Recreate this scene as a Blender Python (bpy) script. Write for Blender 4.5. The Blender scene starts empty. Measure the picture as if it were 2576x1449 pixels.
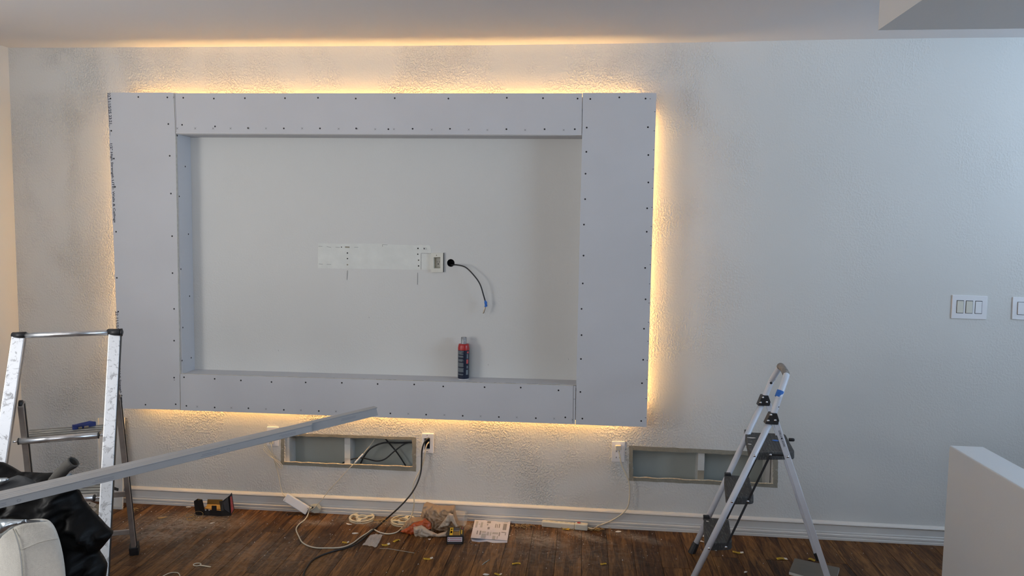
import bpy, bmesh, math, random
from mathutils import Vector, Matrix, noise, geometry
random.seed(7)
SC = bpy.context.scene
COL = SC.collection
V = Vector
PI = math.pi

# ------------------------------------------------------------------ camera
F_PX, CAM_D, CAM_H = 1861.5636, 3.85734, 1.56385
YAW, PITCH, ROLL = 0.0968996, -0.0780509, 0.0142109
CX, CY = 1288.0, 724.5
_fw = V((-math.sin(YAW)*math.cos(PITCH), math.cos(YAW)*math.cos(PITCH), math.sin(PITCH)))
_r0 = V((math.cos(YAW), math.sin(YAW), 0))
_u0 = _r0.cross(_fw)
_r = _r0*math.cos(ROLL) + _u0*math.sin(ROLL)
_u = -_r0*math.sin(ROLL) + _u0*math.cos(ROLL)
CAM = V((0, -CAM_D, CAM_H))
cam_data = bpy.data.cameras.new('camera')
cam_data.sensor_width = 36.0
cam_data.lens = F_PX/2576*36.0
cam_data.clip_start = 0.05
cam = bpy.data.objects.new('camera', cam_data)
COL.objects.link(cam)
m = Matrix((_r, _u, -_fw)).transposed().to_4x4()
m.translation = CAM
cam.matrix_world = m
SC.camera = cam

# ------------------------------------------------------------------ light
SC.view_settings.view_transform = 'Standard'
SC.view_settings.look = 'None'
SC.view_settings.gamma = 1.0
SC.view_settings.use_curve_mapping = False
SC.view_settings.exposure = 0.10
world = bpy.data.worlds.new('world')
SC.world = world
world.use_nodes = True
world.node_tree.nodes['Background'].inputs[0].default_value = (0.62, 0.78, 1.0, 1)
world.node_tree.nodes['Background'].inputs[1].default_value = 0.6


def area(name, loc, target, sx, sy, power, color, spread=PI):
    l = bpy.data.lights.new(name, 'AREA')
    l.shape = 'RECTANGLE'
    l.size, l.size_y = sx, sy
    l.energy = power
    l.color = color
    l.spread = spread
    o = bpy.data.objects.new(name, l)
    o.location = loc
    o.rotation_euler = (V(target)-V(loc)).to_track_quat('-Z', 'Y').to_euler()
    COL.objects.link(o)
    return o


area('window_light_left', (-3.08, -2.45, 1.35), (0, -2.1, 2.6), .85, 1.1, 29, (1.0, 0.96, 0.90))
area('window_light_right', (4.38, -2.3, 1.75), (0, -1.9, 5.0), 1.3, 0.8, 66, (0.60, 0.78, 1.0), 2.5)
area('added_corner_light', (4.38, -.95, 2.05), (0, -.7, 7.0), 1.05, .72, 40, (0.55, 0.76, 1.0), 2.5)  # extra lamp, no known window, added to steepen the right wall's falloff
area('window_light_rear', (-1.5, -5.88, 1.8), (-1.5, 0, 6.6), 2.9, 1.3, 37, (0.98, 0.97, 1.0), 2.35)
LED_STRENGTH = 38.0

# ------------------------------------------------------------------ helpers
def ray(px, py):
    return _r*((px-CX)/F_PX) - _u*((py-CY)/F_PX) + _fw


def W(px, py, y=0.0):                      # point on the plane parallel to the wall at depth y
    d = ray(px, py)
    return CAM + d*((y-CAM.y)/d.y)


def F(px, py, z=0.0):                      # point on the horizontal plane at height z
    d = ray(px, py)
    return CAM + d*((z-CAM.z)/d.z)


def tag(o, label=None, cat=None, group=None, kind=None):
    if label: o['label'] = label
    if cat: o['category'] = cat
    if group: o['group'] = group
    if kind: o['kind'] = kind
    return o


def thing(name, loc, label, cat, group=None):
    o = bpy.data.objects.new(name, None)
    o.location = loc
    o.empty_display_size = 0.05
    COL.objects.link(o)
    return tag(o, label, cat, group)


def link(name, me, mat, parent=None, smooth=False):
    o = bpy.data.objects.new(name, me)
    COL.objects.link(o)
    if mat is not None and len(me.materials) == 0:
        for mm in (mat if isinstance(mat, (list, tuple)) else [mat]):
            me.materials.append(mm)
    if smooth:
        for p in me.polygons: p.use_smooth = True
    if parent is not None:
        o.parent = parent
        if parent.type == 'EMPTY':
            o.matrix_parent_inverse = Matrix.Translation(parent.location).inverted()
    return o


def from_bm(name, bm, mat, parent=None, smooth=False, bevel=0.0, seg=2):
    if bevel > 0:
        bm.normal_update()
        es = [e for e in bm.edges if len(e.link_faces) == 2 and e.calc_face_angle(0) > 0.5]
        bmesh.ops.bevel(bm, geom=es, offset=bevel, segments=seg, affect='EDGES', profile=0.5)
    bmesh.ops.recalc_face_normals(bm, faces=bm.faces)
    me = bpy.data.meshes.new(name)
    bm.to_mesh(me)
    bm.free()
    return link(name, me, mat, parent, smooth)


def bm_hex(bm, c):                         # c: 8 corners, bottom ring 4 then top ring 4
    v = [bm.verts.new(p) for p in c]
    for f in ((3, 2, 1, 0), (4, 5, 6, 7), (0, 1, 5, 4), (1, 2, 6, 5), (2, 3, 7, 6), (3, 0, 4, 7)):
        bm.faces.new([v[i] for i in f])


def bm_box(bm, a, b):
    (x0, y0, z0), (x1, y1, z1) = a, b
    bm_hex(bm, [(x0, y0, z0), (x1, y0, z0), (x1, y1, z0), (x0, y1, z0), (x0, y0, z1), (x1, y0, z1), (x1, y1, z1), (x0, y1, z1)])


def box(name, a, b, mat, parent=None, bevel=0.0):
    bm = bmesh.new()
    bm_box(bm, a, b)
    return from_bm(name, bm, mat, parent, bevel=bevel)


def bm_slab(bm, quad, off):                # quad 4 points, extruded by off
    off = V(off)
    bm_hex(bm, [V(p) for p in quad] + [V(p)+off for p in quad])


def slab(name, quad, off, mat, parent=None, bevel=0.0):
    bm = bmesh.new()
    bm_slab(bm, quad, off)
    return from_bm(name, bm, mat, parent, bevel=bevel)


def bm_beam(bm, p0, p1, w, side, d, taper=1.0):   # bar from p0 to p1; w along 'side', d across
    p0, p1 = V(p0), V(p1)
    ax = (p1-p0).normalized()
    s = V(side)
    s = (s - ax*s.dot(ax)).normalized()
    t = ax.cross(s)
    c = []
    for p, k in ((p0, 1.0), (p1, taper)):
        for a, b in ((-1, -1), (1, -1), (1, 1), (-1, 1)):
            c.append(p + s*(a*w/2*k) + t*(b*d/2*k))
    bm_hex(bm, c)


def beam(name, p0, p1, w, side, d, mat, parent=None, bevel=0.0, taper=1.0):
    bm = bmesh.new()
    bm_beam(bm, p0, p1, w, side, d, taper)
    return from_bm(name, bm, mat, parent, bevel=bevel)


def smooth_path(pts, n=8):
    P = [V(p) for p in pts]
    if len(P) < 3: return P
    out = []
    Q = [P[0]*2-P[1]] + P + [P[-1]*2-P[-2]]
    for i in range(1, len(Q)-2):
        a, b, c, d = Q[i-1], Q[i], Q[i+1], Q[i+2]
        for k in range(n):
            t = k/n
            out.append(0.5*((2*b) + (c-a)*t + (2*a-5*b+4*c-d)*t*t + (3*b-a-3*c+d)*t**3))
    out.append(P[-1])
    return out


def bm_tube(bm, pts, r, seg=8, caps=True, closed=False):
    rad = r if callable(r) else (lambda t: r)
    n = len(pts)
    rings = []
    prev = None
    for i, p in enumerate(pts):
        if closed:
            d = pts[(i+1) % n]-pts[(i-1) % n]
        else:
            d = pts[min(i+1, n-1)]-pts[max(i-1, 0)]
        d = d.normalized() if d.length > 1e-9 else V((0, 0, 1))
        if prev is None:
            a = V((0, 0, 1)) if abs(d.z) < 0.9 else V((1, 0, 0))
            s = d.cross(a).normalized()
        else:
            s = (prev - d*prev.dot(d))
            s = s.normalized() if s.length > 1e-6 else d.orthogonal().normalized()
        prev = s
        t = d.cross(s)
        q = rad(i/max(1, n-1))
        rings.append([bm.verts.new(p + (s*math.cos(2*PI*k/seg) + t*math.sin(2*PI*k/seg))*q) for k in range(seg)])
    for i in range(n-1 if not closed else n):
        A, B = rings[i], rings[(i+1) % n]
        for k in range(seg):
            bm.faces.new((A[k], A[(k+1) % seg], B[(k+1) % seg], B[k]))
    if caps and not closed:
        bm.faces.new(rings[0][::-1])
        bm.faces.new(rings[-1])


def tube(name, pts, r, mat, parent=None, seg=8, sm=8, caps=True, closed=False):
    bm = bmesh.new()
    bm_tube(bm, smooth_path(pts, sm) if sm else [V(p) for p in pts], r, seg, caps, closed)
    return from_bm(name, bm, mat, parent, smooth=True)


def bm_lathe(bm, prof, origin, ax=V((0, 0, 1)), seg=24, s=None):
    ax = V(ax).normalized()
    s = (V(s) if s is not None else ax.orthogonal()).normalized()
    t = ax.cross(s)
    o = V(origin)
    rings = []
    for r, h in prof:
        if r < 1e-6:
            rings.append([bm.verts.new(o+ax*h)])
        else:
            rings.append([bm.verts.new(o+ax*h+(s*math.cos(2*PI*k/seg)+t*math.sin(2*PI*k/seg))*r) for k in range(seg)])
    for A, B in zip(rings[:-1], rings[1:]):
        for k in range(seg):
            q = [A[k % len(A)], A[(k+1) % len(A)], B[(k+1) % len(B)], B[k % len(B)]]
            u = []
            for v_ in q:
                if v_ not in u: u.append(v_)
            if len(u) >= 3: bm.faces.new(u)


def lathe(name, prof, origin, mat, parent=None, ax=(0, 0, 1), seg=24, smooth=True):
    bm = bmesh.new()
    bm_lathe(bm, prof, origin, ax, seg)
    o = from_bm(name, bm, mat, parent, smooth=smooth)
    return o


def cdt_mesh(loops, to3d, keep, extra=()):
    """triangulate 2-D loops; keep(x,y) tells which faces stay"""
    vs, es = [], []
    for lp in loops:
        b = len(vs)
        vs += [V((p[0], p[1])) for p in lp]
        es += [(b+i, b+(i+1) % len(lp)) for i in range(len(lp))]
    vs += [V(p) for p in extra]
    ov, oe, of, *_ = geometry.delaunay_2d_cdt(vs, es, [], 0, 1e-6)
    bm = bmesh.new()
    bv = [bm.verts.new(to3d(p)) for p in ov]
    for f in of:
        c = sum((ov[i] for i in f), V((0, 0)))/len(f)
        if keep(c.x, c.y):
            bm.faces.new([bv[i] for i in f])
    bmesh.ops.delete(bm, geom=[v for v in bm.verts if not v.link_faces], context='VERTS')
    return bm


def inside(poly, x, y):
    r = False
    n = len(poly)
    for i in range(n):
        x1, y1 = poly[i][0], poly[i][1]
        x2, y2 = poly[(i+1) % n][0], poly[(i+1) % n][1]
        if (y1 > y) != (y2 > y) and x < (x2-x1)*(y-y1)/(y2-y1)+x1: r = not r
    return r


def dist_poly(poly, x, y):
    b = 1e9
    n = len(poly)
    for i in range(n):
        a, c = V((poly[i][0], poly[i][1])), V((poly[(i+1) % n][0], poly[(i+1) % n][1]))
        d = c-a
        t = max(0, min(1, (V((x, y))-a).dot(d)/max(d.length_squared, 1e-12)))
        b = min(b, (V((x, y))-a-d*t).length)
    return b


def thicken(bm, off):
    """give an open sheet a real thickness along the vector off"""
    off = V(off)
    geom = bmesh.ops.extrude_face_region(bm, geom=bm.faces[:] )
    vs = [g for g in geom['geom'] if isinstance(g, bmesh.types.BMVert)]
    bmesh.ops.translate(bm, vec=off, verts=vs)


# ------------------------------------------------------------------ materials
def mat(name, color=(.8, .8, .8), rough=.6, metal=0.0, var=0.0, vscale=8.0, bump=0.0, bscale=60.0, emis=None, estr=0.0, trans=0.0, alpha=1.0, spec=None, stretch=None):
    m = bpy.data.materials.new(name)
    m.use_nodes = True
    nt = m.node_tree
    b = nt.nodes['Principled BSDF']
    b.inputs['Base Color'].default_value = (*color, 1)
    b.inputs['Roughness'].default_value = rough
    b.inputs['Metallic'].default_value = metal
    if spec is not None: b.inputs['Specular IOR Level'].default_value = spec
    if trans: b.inputs['Transmission Weight'].default_value = trans
    if alpha < 1: b.inputs['Alpha'].default_value = alpha
    if emis:
        b.inputs['Emission Color'].default_value = (*emis, 1)
        b.inputs['Emission Strength'].default_value = estr
    tc = nt.nodes.new('ShaderNodeTexCoord')
    src = tc.outputs['Object']
    if stretch:
        mp = nt.nodes.new('ShaderNodeMapping')
        mp.inputs['Scale'].default_value = stretch
        nt.links.new(src, mp.inputs[0])
        src = mp.outputs[0]
    if var:
        n = nt.nodes.new('ShaderNodeTexNoise')
        n.inputs['Scale'].default_value = vscale
        n.inputs['Detail'].default_value = 5
        nt.links.new(src, n.inputs['Vector'])
        r = nt.nodes.new('ShaderNodeValToRGB')
        r.color_ramp.elements[0].position = .3
        r.color_ramp.elements[1].position = .7
        r.color_ramp.elements[0].color = (*[c*(1-var) for c in color], 1)
        r.color_ramp.elements[1].color = (*[min(1, c*(1+var)) for c in color], 1)
        nt.links.new(n.outputs[0], r.inputs[0])
        nt.links.new(r.outputs[0], b.inputs['Base Color'])
    if bump:
        n2 = nt.nodes.new('ShaderNodeTexNoise')
        n2.inputs['Scale'].default_value = bscale
        n2.inputs['Detail'].default_value = 4
        nt.links.new(src, n2.inputs['Vector'])
        bp = nt.nodes.new('ShaderNodeBump')
        bp.inputs['Strength'].default_value = bump
        bp.inputs['Distance'].default_value = 0.003
        nt.links.new(n2.outputs[0], bp.inputs['Height'])
        nt.links.new(bp.outputs[0], b.inputs['Normal'])
    return m


class N:
    """small node-graph helper"""
    def __init__(s, m):
        s.m = m; s.nt = m.node_tree
        s.b = s.nt.nodes['Principled BSDF']
    def new(s, t, **kw):
        n = s.nt.nodes.new(t)
        for k, v in kw.items(): setattr(n, k, v)
        return n
    def put(s, a, b):
        s.nt.links.new(a, b)
    def set(s, inp, v):
        if hasattr(v, 'is_linked') or hasattr(v, 'links'): s.put(v, inp)
        else: inp.default_value = v
    def math(s, op, a, b=0.0, c=None, clamp=False):
        n = s.new('ShaderNodeMath', operation=op, use_clamp=clamp)
        s.set(n.inputs[0], a); s.set(n.inputs[1], b)
        if c is not None: s.set(n.inputs[2], c)
        return n.outputs[0]
    def noise(s, vec, scale, detail=4, rough=.5, dist=0.0):
        n = s.new('ShaderNodeTexNoise')
        s.put(vec, n.inputs['Vector'])
        n.inputs['Scale'].default_value = scale
        n.inputs['Detail'].default_value = detail
        n.inputs['Roughness'].default_value = rough
        n.inputs['Distortion'].default_value = dist
        return n.outputs[0]
    def map(s, vec, scale=(1, 1, 1), loc=(0, 0, 0), rot=(0, 0, 0)):
        n = s.new('ShaderNodeMapping')
        s.put(vec, n.inputs[0])
        n.inputs['Scale'].default_value = scale
        n.inputs['Location'].default_value = loc
        n.inputs['Rotation'].default_value = rot
        return n.outputs[0]
    def ramp(s, fac, stops):
        n = s.new('ShaderNodeValToRGB')
        e = n.color_ramp.elements
        while len(e) < len(stops): e.new(0.5)
        for k, (p, c) in enumerate(stops):
            e[k].position = p
            e[k].color = (*c, 1) if isinstance(c, (tuple, list)) else (c, c, c, 1)
        s.put(fac, n.inputs[0])
        return n.outputs[0]
    def mix(s, fac, a, b):
        n = s.new('ShaderNodeMix', data_type='RGBA')
        s.set(n.inputs[0], fac)
        s.set(n.inputs[6], a if not isinstance(a, tuple) else (*a, 1))
        s.set(n.inputs[7], b if not isinstance(b, tuple) else (*b, 1))
        return n.outputs[2]
    def bump(s, h, strength, dist, prev=None):
        n = s.new('ShaderNodeBump')
        n.inputs['Strength'].default_value = strength
        n.inputs['Distance'].default_value = dist
        s.put(h, n.inputs['Height'])
        if prev is not None: s.put(prev, n.inputs['Normal'])
        return n.outputs[0]


def wall_material(name, color, strength=1.0, patch=1.0):
    m = mat(name, color, .62, spec=.35)
    g = N(m)
    pos = g.new('ShaderNodeNewGeometry').outputs['Position']
    # trowelled texture: fine crumbs in patches over a softly waved skin
    fine = g.noise(g.map(pos, (1, 1, .8)), 112, 3, .5, .3)
    ridge = g.ramp(fine, [(.40, 0.0), (.50, .35), (.60, 1.0)])
    patchn = g.noise(g.map(pos, (1, 1, .7), (3.1, 0, 7.7)), 2.6, 3, .6, .3)
    mask = g.ramp(patchn, [(.42, .10), (.60, 1.0)])
    coarse = g.noise(pos, 16, 4, .6, .5)
    sx = g.new('ShaderNodeSeparateXYZ'); g.put(pos, sx.inputs[0])
    # sanded flat inside the frame, thinner texture towards the right of the room
    def band(v, a, b, w=.06):
        lo = g.math('DIVIDE', g.math('SUBTRACT', v, a), w, clamp=True)
        hi = g.math('DIVIDE', g.math('SUBTRACT', b, v), w, clamp=True)
        return g.math('MULTIPLY', lo, hi, clamp=True)
    niche = g.math('MULTIPLY', band(sx.outputs[0], -2.2, .03), band(sx.outputs[2], .72, 2.1))
    right = g.math('DIVIDE', g.math('SUBTRACT', sx.outputs[0], .38), .6, clamp=True)
    amp = g.math('SUBTRACT', 1.0, g.math('MAXIMUM', g.math('MULTIPLY', niche, .88), g.math('MULTIPLY', right, .84)))
    h1 = g.math('MULTIPLY', g.math('MULTIPLY', ridge, mask), amp)
    coarse = g.math('MULTIPLY', coarse, g.math('MULTIPLY_ADD', amp, .7, .3))
    n1 = g.bump(h1, 1.0, .0033*strength*patch)
    n2 = g.bump(coarse, 1.0, .0018*strength, n1)
    g.put(n2, g.b.inputs['Normal'])
    col = g.ramp(g.noise(pos, 1.7, 3), [(.3, tuple(c*.96 for c in color)), (.7, color)])
    g.put(col, g.b.inputs['Base Color'])
    return m


M = {}
WALLC = (.66, .655, .63)
M['wall'] = wall_material('wall_paint', WALLC)
M['wall_smooth'] = wall_material('smooth_wall_paint', WALLC, .35, .2)
M['ceiling'] = mat('ceiling_paint', (.70, .69, .70), .8, bump=.12, bscale=90)
M['soffit'] = wall_material('soffit_paint', (.68, .68, .68), .6, .4)
M['room'] = mat('bounce_cut_wall', (.36, .35, .33), .8)  # unseen walls darkened to cut the light they bounce back
M['trim'] = mat('trim_paint', (.62, .60, .57), .42, var=.04, vscale=3, bump=.15, bscale=20, stretch=(.4, 8, 8))
M['board'] = mat('gypsum_board_paper', (.575, .575, .595), .85, var=.03, vscale=3, bump=.08, bscale=260)
M['board_edge'] = mat('gypsum_board_core', (.62, .58, .50), .9, var=.12, vscale=60, bump=.5, bscale=150)
M['lumber'] = mat('pine_lumber', (.50, .34, .19), .7, var=.2, vscale=12, stretch=(1, 8, 8))
M['screw'] = mat('black_drywall_screw', (.012, .012, .014), .5, metal=.3)
M['pencil'] = mat('pencil_line', (.12, .12, .13), .8)
M['ink'] = mat('printing_ink', (.035, .04, .06), .7)
M['led'] = mat('led_strip_glow', (1, .8, .5), .5, emis=(1.0, .60, .20), estr=LED_STRENGTH)
M['plate'] = mat('white_plate_plastic', (.78, .78, .80), .35)
M['plate2'] = mat('almond_plate_plastic', (.66, .64, .56), .4)
M['dark'] = mat('dark_opening', (.006, .006, .007), .9)  # near-black colour standing in for the shade inside holes
M['slot'] = mat('black_plastic_slot', (.02, .02, .02), .6)
M['patch'] = mat('old_white_paint', (.70, .71, .67), .7, var=.05, vscale=14, bump=.35, bscale=70)
M['border'] = mat('bare_wall_compound', (.27, .25, .20), .9, var=.12, vscale=30, bump=.6, bscale=120)
M['crumb'] = mat('broken_gypsum_edge', (.62, .52, .36), .9, var=.2, vscale=90, bump=.8, bscale=200)
M['cavity'] = mat('cavity_back', (.38, .40, .37), .85, var=.06, vscale=6)
M['stud'] = mat('painted_stud', (.58, .57, .54), .8, var=.06, vscale=20)
M['studb'] = mat('bare_stud', (.30, .27, .21), .9, var=.15, vscale=20)
M['blackcable'] = mat('black_cable_jacket', (.012, .012, .013), .42)
M['whitecable'] = mat('cream_cable_jacket', (.60, .55, .44), .5)
M['greycable'] = mat('grey_cable_jacket', (.42, .42, .36), .5)
M['bluetape'] = mat('blue_masking_tape', (.03, .16, .55), .6, var=.15, vscale=60)
M['brass'] = mat('connector_metal', (.45, .38, .30), .35, metal=.9)
M['alu'] = mat('scuffed_aluminium', (.86, .88, .90), .40, metal=.5)
g = N(M['alu'])
_p = g.new('ShaderNodeNewGeometry').outputs['Position']
_s = g.ramp(g.noise(_p, 22, 6, .65, 1.2), [(.56, 0.0), (.64, 1.0)])
_s2 = g.ramp(g.noise(_p, 70, 4, .6, .8), [(.60, 0.0), (.66, 1.0)])
_st = g.math('MAXIMUM', g.math('MULTIPLY', _s, .75), g.math('MULTIPLY', _s2, .6))
g.put(g.mix(_st, (.88, .90, .92), (.34, .34, .35)), g.b.inputs['Base Color'])
g.put(g.math('MULTIPLY_ADD', _st, -.45, .5), g.b.inputs['Metallic'])
M['alu_shaded'] = mat('shaded_aluminium', (.40, .36, .33), .5, metal=.6, var=.15, vscale=18)  # same aluminium as the stiles, with shade and brown reflection in its colour
M['alu_step'] = mat('ribbed_step_aluminium', (.45, .44, .41), .5, metal=.5, var=.2, vscale=25)
M['alu_nose'] = mat('polished_step_nose', (.75, .75, .76), .28, metal=.9, var=.12, vscale=40)
M['blackplastic'] = mat('black_plastic', (.02, .02, .022), .45, var=.3, vscale=40)
M['bluetool'] = mat('blue_rubber_grip', (.02, .035, .17), .5, var=.2, vscale=60)
M['whitemetal'] = mat('white_powder_coat', (.66, .69, .76), .32, var=.04, vscale=20)
M['tread'] = mat('ribbed_black_tread', (.055, .055, .056), .65, var=.25, vscale=60)
g = N(M['tread'])
_p = g.new('ShaderNodeNewGeometry').outputs['Position']
_d = g.ramp(g.noise(g.map(_p, (3.0, .35, 1)), 60, 5, .7), [(.52, 0.0), (.68, 1.0)])
_d2 = g.ramp(g.noise(_p, 9, 3, .5), [(.35, .15), (.65, 1.0)])
g.put(g.mix(g.math('MULTIPLY', g.math('MULTIPLY', _d, _d2), .55), (.05, .05, .051), (.36, .35, .32)), g.b.inputs['Base Color'])
M['rivet'] = mat('steel_rivet', (.7, .7, .72), .25, metal=1.0)
M['greytape'] = mat('worn_foam_grip', (.26, .24, .22), .8, var=.4, vscale=50, bump=.6, bscale=90)
M['jacket'] = mat('black_nylon_shell', (.0025, .0027, .0032), .55, spec=.22, bump=.6, bscale=26)
M['jacket_grey'] = mat('grey_softshell_panel', (.055, .058, .062), .85, bump=.25, bscale=220)
M['lining'] = mat('silver_lining', (.50, .56, .60), .28, metal=.85, var=.4, vscale=25, bump=.7, bscale=40)
M['glove'] = mat('grey_knit_cuff', (.085, .08, .072), .9, bump=.3, bscale=200)
M['bluecloth'] = mat('pale_blue_cloth', (.22, .29, .36), .9)
M['sofa'] = mat('cream_woven_upholstery', (.70, .68, .62), .95, var=.05, vscale=90, bump=.5, bscale=420)
M['bead'] = mat('vinyl_corner_bead', (.40, .39, .385), .55, var=.04, vscale=12)
M['bead_print'] = mat('faint_grey_print', (.29, .29, .31), .7)
M['blackcard'] = mat('black_card', (.010, .009, .009), .5)
M['kraft'] = mat('golden_kraft_inside', (.46, .28, .07), .7, var=.08, vscale=30)
M['kraftd'] = mat('brown_kraft_flap', (.22, .13, .03), .7, var=.08, vscale=30)
M['greyprint'] = mat('grey_printed_panel', (.06, .06, .068), .55)
M['redprint'] = mat('red_printed_panel', (.32, .06, .06), .55, var=.2, vscale=60)
M['whiteprint'] = mat('white_print', (.55, .55, .55), .6)
M['yellow'] = mat('yellow_label_paper', (.62, .42, .02), .6, var=.08, vscale=60)
M['paper'] = mat('white_leaflet_paper', (.66, .62, .66), .75)
M['paper_shaded'] = mat('shaded_leaflet_paper', (.60, .60, .66), .75)  # darker copy of the leaflet paper, shade put into its colour
M['greyink'] = mat('grey_leaflet_print', (.43, .41, .41), .8)
M['darkink'] = mat('dark_leaflet_print', (.27, .25, .26), .8)
M['bag'] = mat('thin_tan_plastic', (.44, .29, .17), .38, bump=.8, bscale=45, alpha=.74)
M['bagwhite'] = mat('thin_pale_plastic', (.50, .40, .31), .4, bump=.8, bscale=50, alpha=.9)
M['orange'] = mat('orange_bag_print', (.42, .075, .015), .4, bump=.8, bscale=55)
M['clear'] = mat('clear_film', (.85, .82, .78), .12, alpha=.30, bump=.6, bscale=40, spec=.8)
M['clearcap'] = mat('clear_cap', (.90, .92, .94), .08, trans=.85, spec=.6)
M['red'] = mat('red_can_shoulder', (.42, .02, .02), .35)
M['canblue'] = mat('navy_can_paint', (.012, .018, .04), .3)
M['canprint'] = mat('grey_can_print', (.16, .19, .21), .4)
M['canred'] = mat('red_can_print', (.55, .08, .08), .4)
M['spool'] = mat('cream_spool_plastic', (.66, .60, .46), .5)
M['switchred'] = mat('red_rocker', (.22, .03, .02), .35, emis=(1, .08, .03), estr=.12)
M['stripplastic'] = mat('off_white_strip', (.66, .62, .52), .45)
M['shaving'] = mat('tan_shaving', (.42, .27, .11), .7)
M['chip'] = mat('white_paint_chip', (.66, .64, .60), .8)
M['tilecore'] = mat('white_gypsum_core', (.60, .61, .58), .9, bump=.5, bscale=90)
M['tileface'] = mat('grey_gypsum_paper', (.17, .155, .13), .9, var=.06, vscale=12)

# floor boards --------------------------------------------------------
fm = mat('walnut_plank', (.1, .05, .02), .52, spec=.2)
g = N(fm)
pos = g.new('ShaderNodeNewGeometry').outputs['Position']
oi = g.new('ShaderNodeObjectInfo')
cmb = g.new('ShaderNodeCombineXYZ')
g.put(g.math('MULTIPLY', oi.outputs['Random'], 37.0), cmb.inputs[0])
g.put(g.math('MULTIPLY', oi.outputs['Random'], 91.0), cmb.inputs[1])
add = g.new('ShaderNodeVectorMath', operation='ADD')
g.put(pos, add.inputs[0]); g.put(cmb.outputs[0], add.inputs[1])
pv = add.outputs[0]
# staves: narrow strips inside each board
vor = g.new('ShaderNodeTexVoronoi', feature='F1')
g.put(g.map(pv, (26, 2.1, 1)), vor.inputs['Vector'])
vor.inputs['Scale'].default_value = 1.0
vor.inputs['Randomness'].default_value = .8
sep = g.new('ShaderNodeSeparateColor')
g.put(vor.outputs['Color'], sep.inputs[0])
grain = g.noise(g.map(pv, (9, .9, 1)), 6, 6, .6, 1.6)
fine = g.noise(g.map(pv, (60, 2.5, 1)), 4, 4, .6)
val = g.math('ADD', g.math('MULTIPLY', grain, .68), g.math('ADD', g.math('MULTIPLY', sep.outputs[0], .17), g.math('MULTIPLY', fine, .16)))
wood = g.ramp(val, [(.33, (.020, .0075, .0028)), (.43, (.058, .0225, .0070)), (.52, (.110, .047, .0140)), (.64, (.20, .092, .028))])
tint = g.math('MULTIPLY_ADD', oi.outputs['Random'], .34, .90)
vm = g.new('ShaderNodeVectorMath', operation='SCALE')
g.put(wood, vm.inputs[0]); g.put(tint, vm.inputs['Scale'])
base = vm.outputs[0]
# plaster dust lying in drifts
def drift(cx, cy, sx, sy, rot=0.0):
    mp = g.new('ShaderNodeMapping', vector_type='TEXTURE')
    g.put(pos, mp.inputs[0])
    mp.inputs['Location'].default_value = (cx, cy, 0)
    mp.inputs['Rotation'].default_value = (0, 0, rot)
    mp.inputs['Scale'].default_value = (sx, sy, 100)
    ln = g.new('ShaderNodeVectorMath', operation='LENGTH')
    g.put(mp.outputs[0], ln.inputs[0])
    return g.math('SUBTRACT', 1.0, ln.outputs['Value'], clamp=True)
acc = None
for px, py, sx, sy, rot, k in ((470, 1318, .42, .20, .1, 1.3), (400, 1345, .30, .15, 0, 1.1), (1360, 1358, .26, .13, -.25, 1.1), (1475, 1350, .22, .05, -.5, 1.2),
                            (950, 1310, .32, .09, 0, 1.1), (1175, 1322, .16, .07, 0, 1.2), (790, 1315, .16, .05, 0, .8), (1600, 1352, .22, .06, -.4, .9), (620, 1390, .8, .35, 0, .42), (1400, 1390, .7, .3, 0, .4)):
    c = F(px, py)
    d = g.math('MULTIPLY', drift(c.x, c.y, sx, sy, rot), k)
    acc = d if acc is None else g.math('MAXIMUM', acc, d)
dn = g.noise(g.map(pos, (1, 1.6, 1), (2, 5, 0)), 22, 6, .72, 1.2)
dust = g.math('MULTIPLY', acc, g.ramp(dn, [(.40, 0.0), (.62, 1.0)]), clamp=True)
dust = g.math('ADD', dust, g.math('MULTIPLY', acc, .25), clamp=True)
speck = g.ramp(g.noise(pos, 130, 2, .5), [(.71, 0.0), (.74, 1.0)])
dust = g.math('MAXIMUM', g.math('MULTIPLY', dust, .62), g.math('MULTIPLY', speck, .55))
smear = g.ramp(g.noise(g.map(pos, (3, 12, 1), (0, 0, 0), (0, 0, .35)), 3, 5, .7), [(.60, 0.0), (.75, 1.0)])
dust = g.math('MAXIMUM', dust, g.math('MULTIPLY', smear, .13))
g.put(g.mix(dust, base, (.40, .36, .31)), g.b.inputs['Base Color'])
g.put(g.math('MULTIPLY_ADD', dust, .35, .50), g.b.inputs['Roughness'])
g.put(g.bump(grain, .25, .001), g.b.inputs['Normal'])
M['plank'] = fm
M['subfloor'] = mat('dark_joint', (.012, .007, .004), .9)

# ================================================================== SETTING
def struct(name, o):
    o.name = name
    o['kind'] = 'structure'
    return o


XL, XR, YF = -3.170, 4.45, -6.0
# --- back wall with its two cut openings and the cable hole
ceil_pts = [(30, 119.8), (80, 120.3), (350, 119), (700, 117), (1000, 115.5), (1300, 113), (1740, 107), (2100, 99.6), (2384, 95.6), (2576, 93.9)]
top = [W(x, y) for x, y in ceil_pts]
top_line = [V((XL, 0, top[0].z))] + top + [V((XR, 0, top[-1].z+.002))]


def zceil(x):
    for a, b in zip(top_line[:-1], top_line[1:]):
        if a.x <= x <= b.x: return a.z+(b.z-a.z)*(x-a.x)/max(1e-9, b.x-a.x)
    return top_line[0].z if x < XL else top_line[-1].z


def rough_loop(corners, n, amp, seed):
    rnd = random.Random(seed)
    out = []
    for i in range(4):
        a, b = V(corners[i]), V(corners[(i+1) % 4])
        for k in range(n):
            p = a.lerp(b, k/n)
            j = amp if k else 0
            out.append(V((p.x+rnd.uniform(-j, j), 0, p.z+rnd.uniform(-j, j))))
    return out


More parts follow.
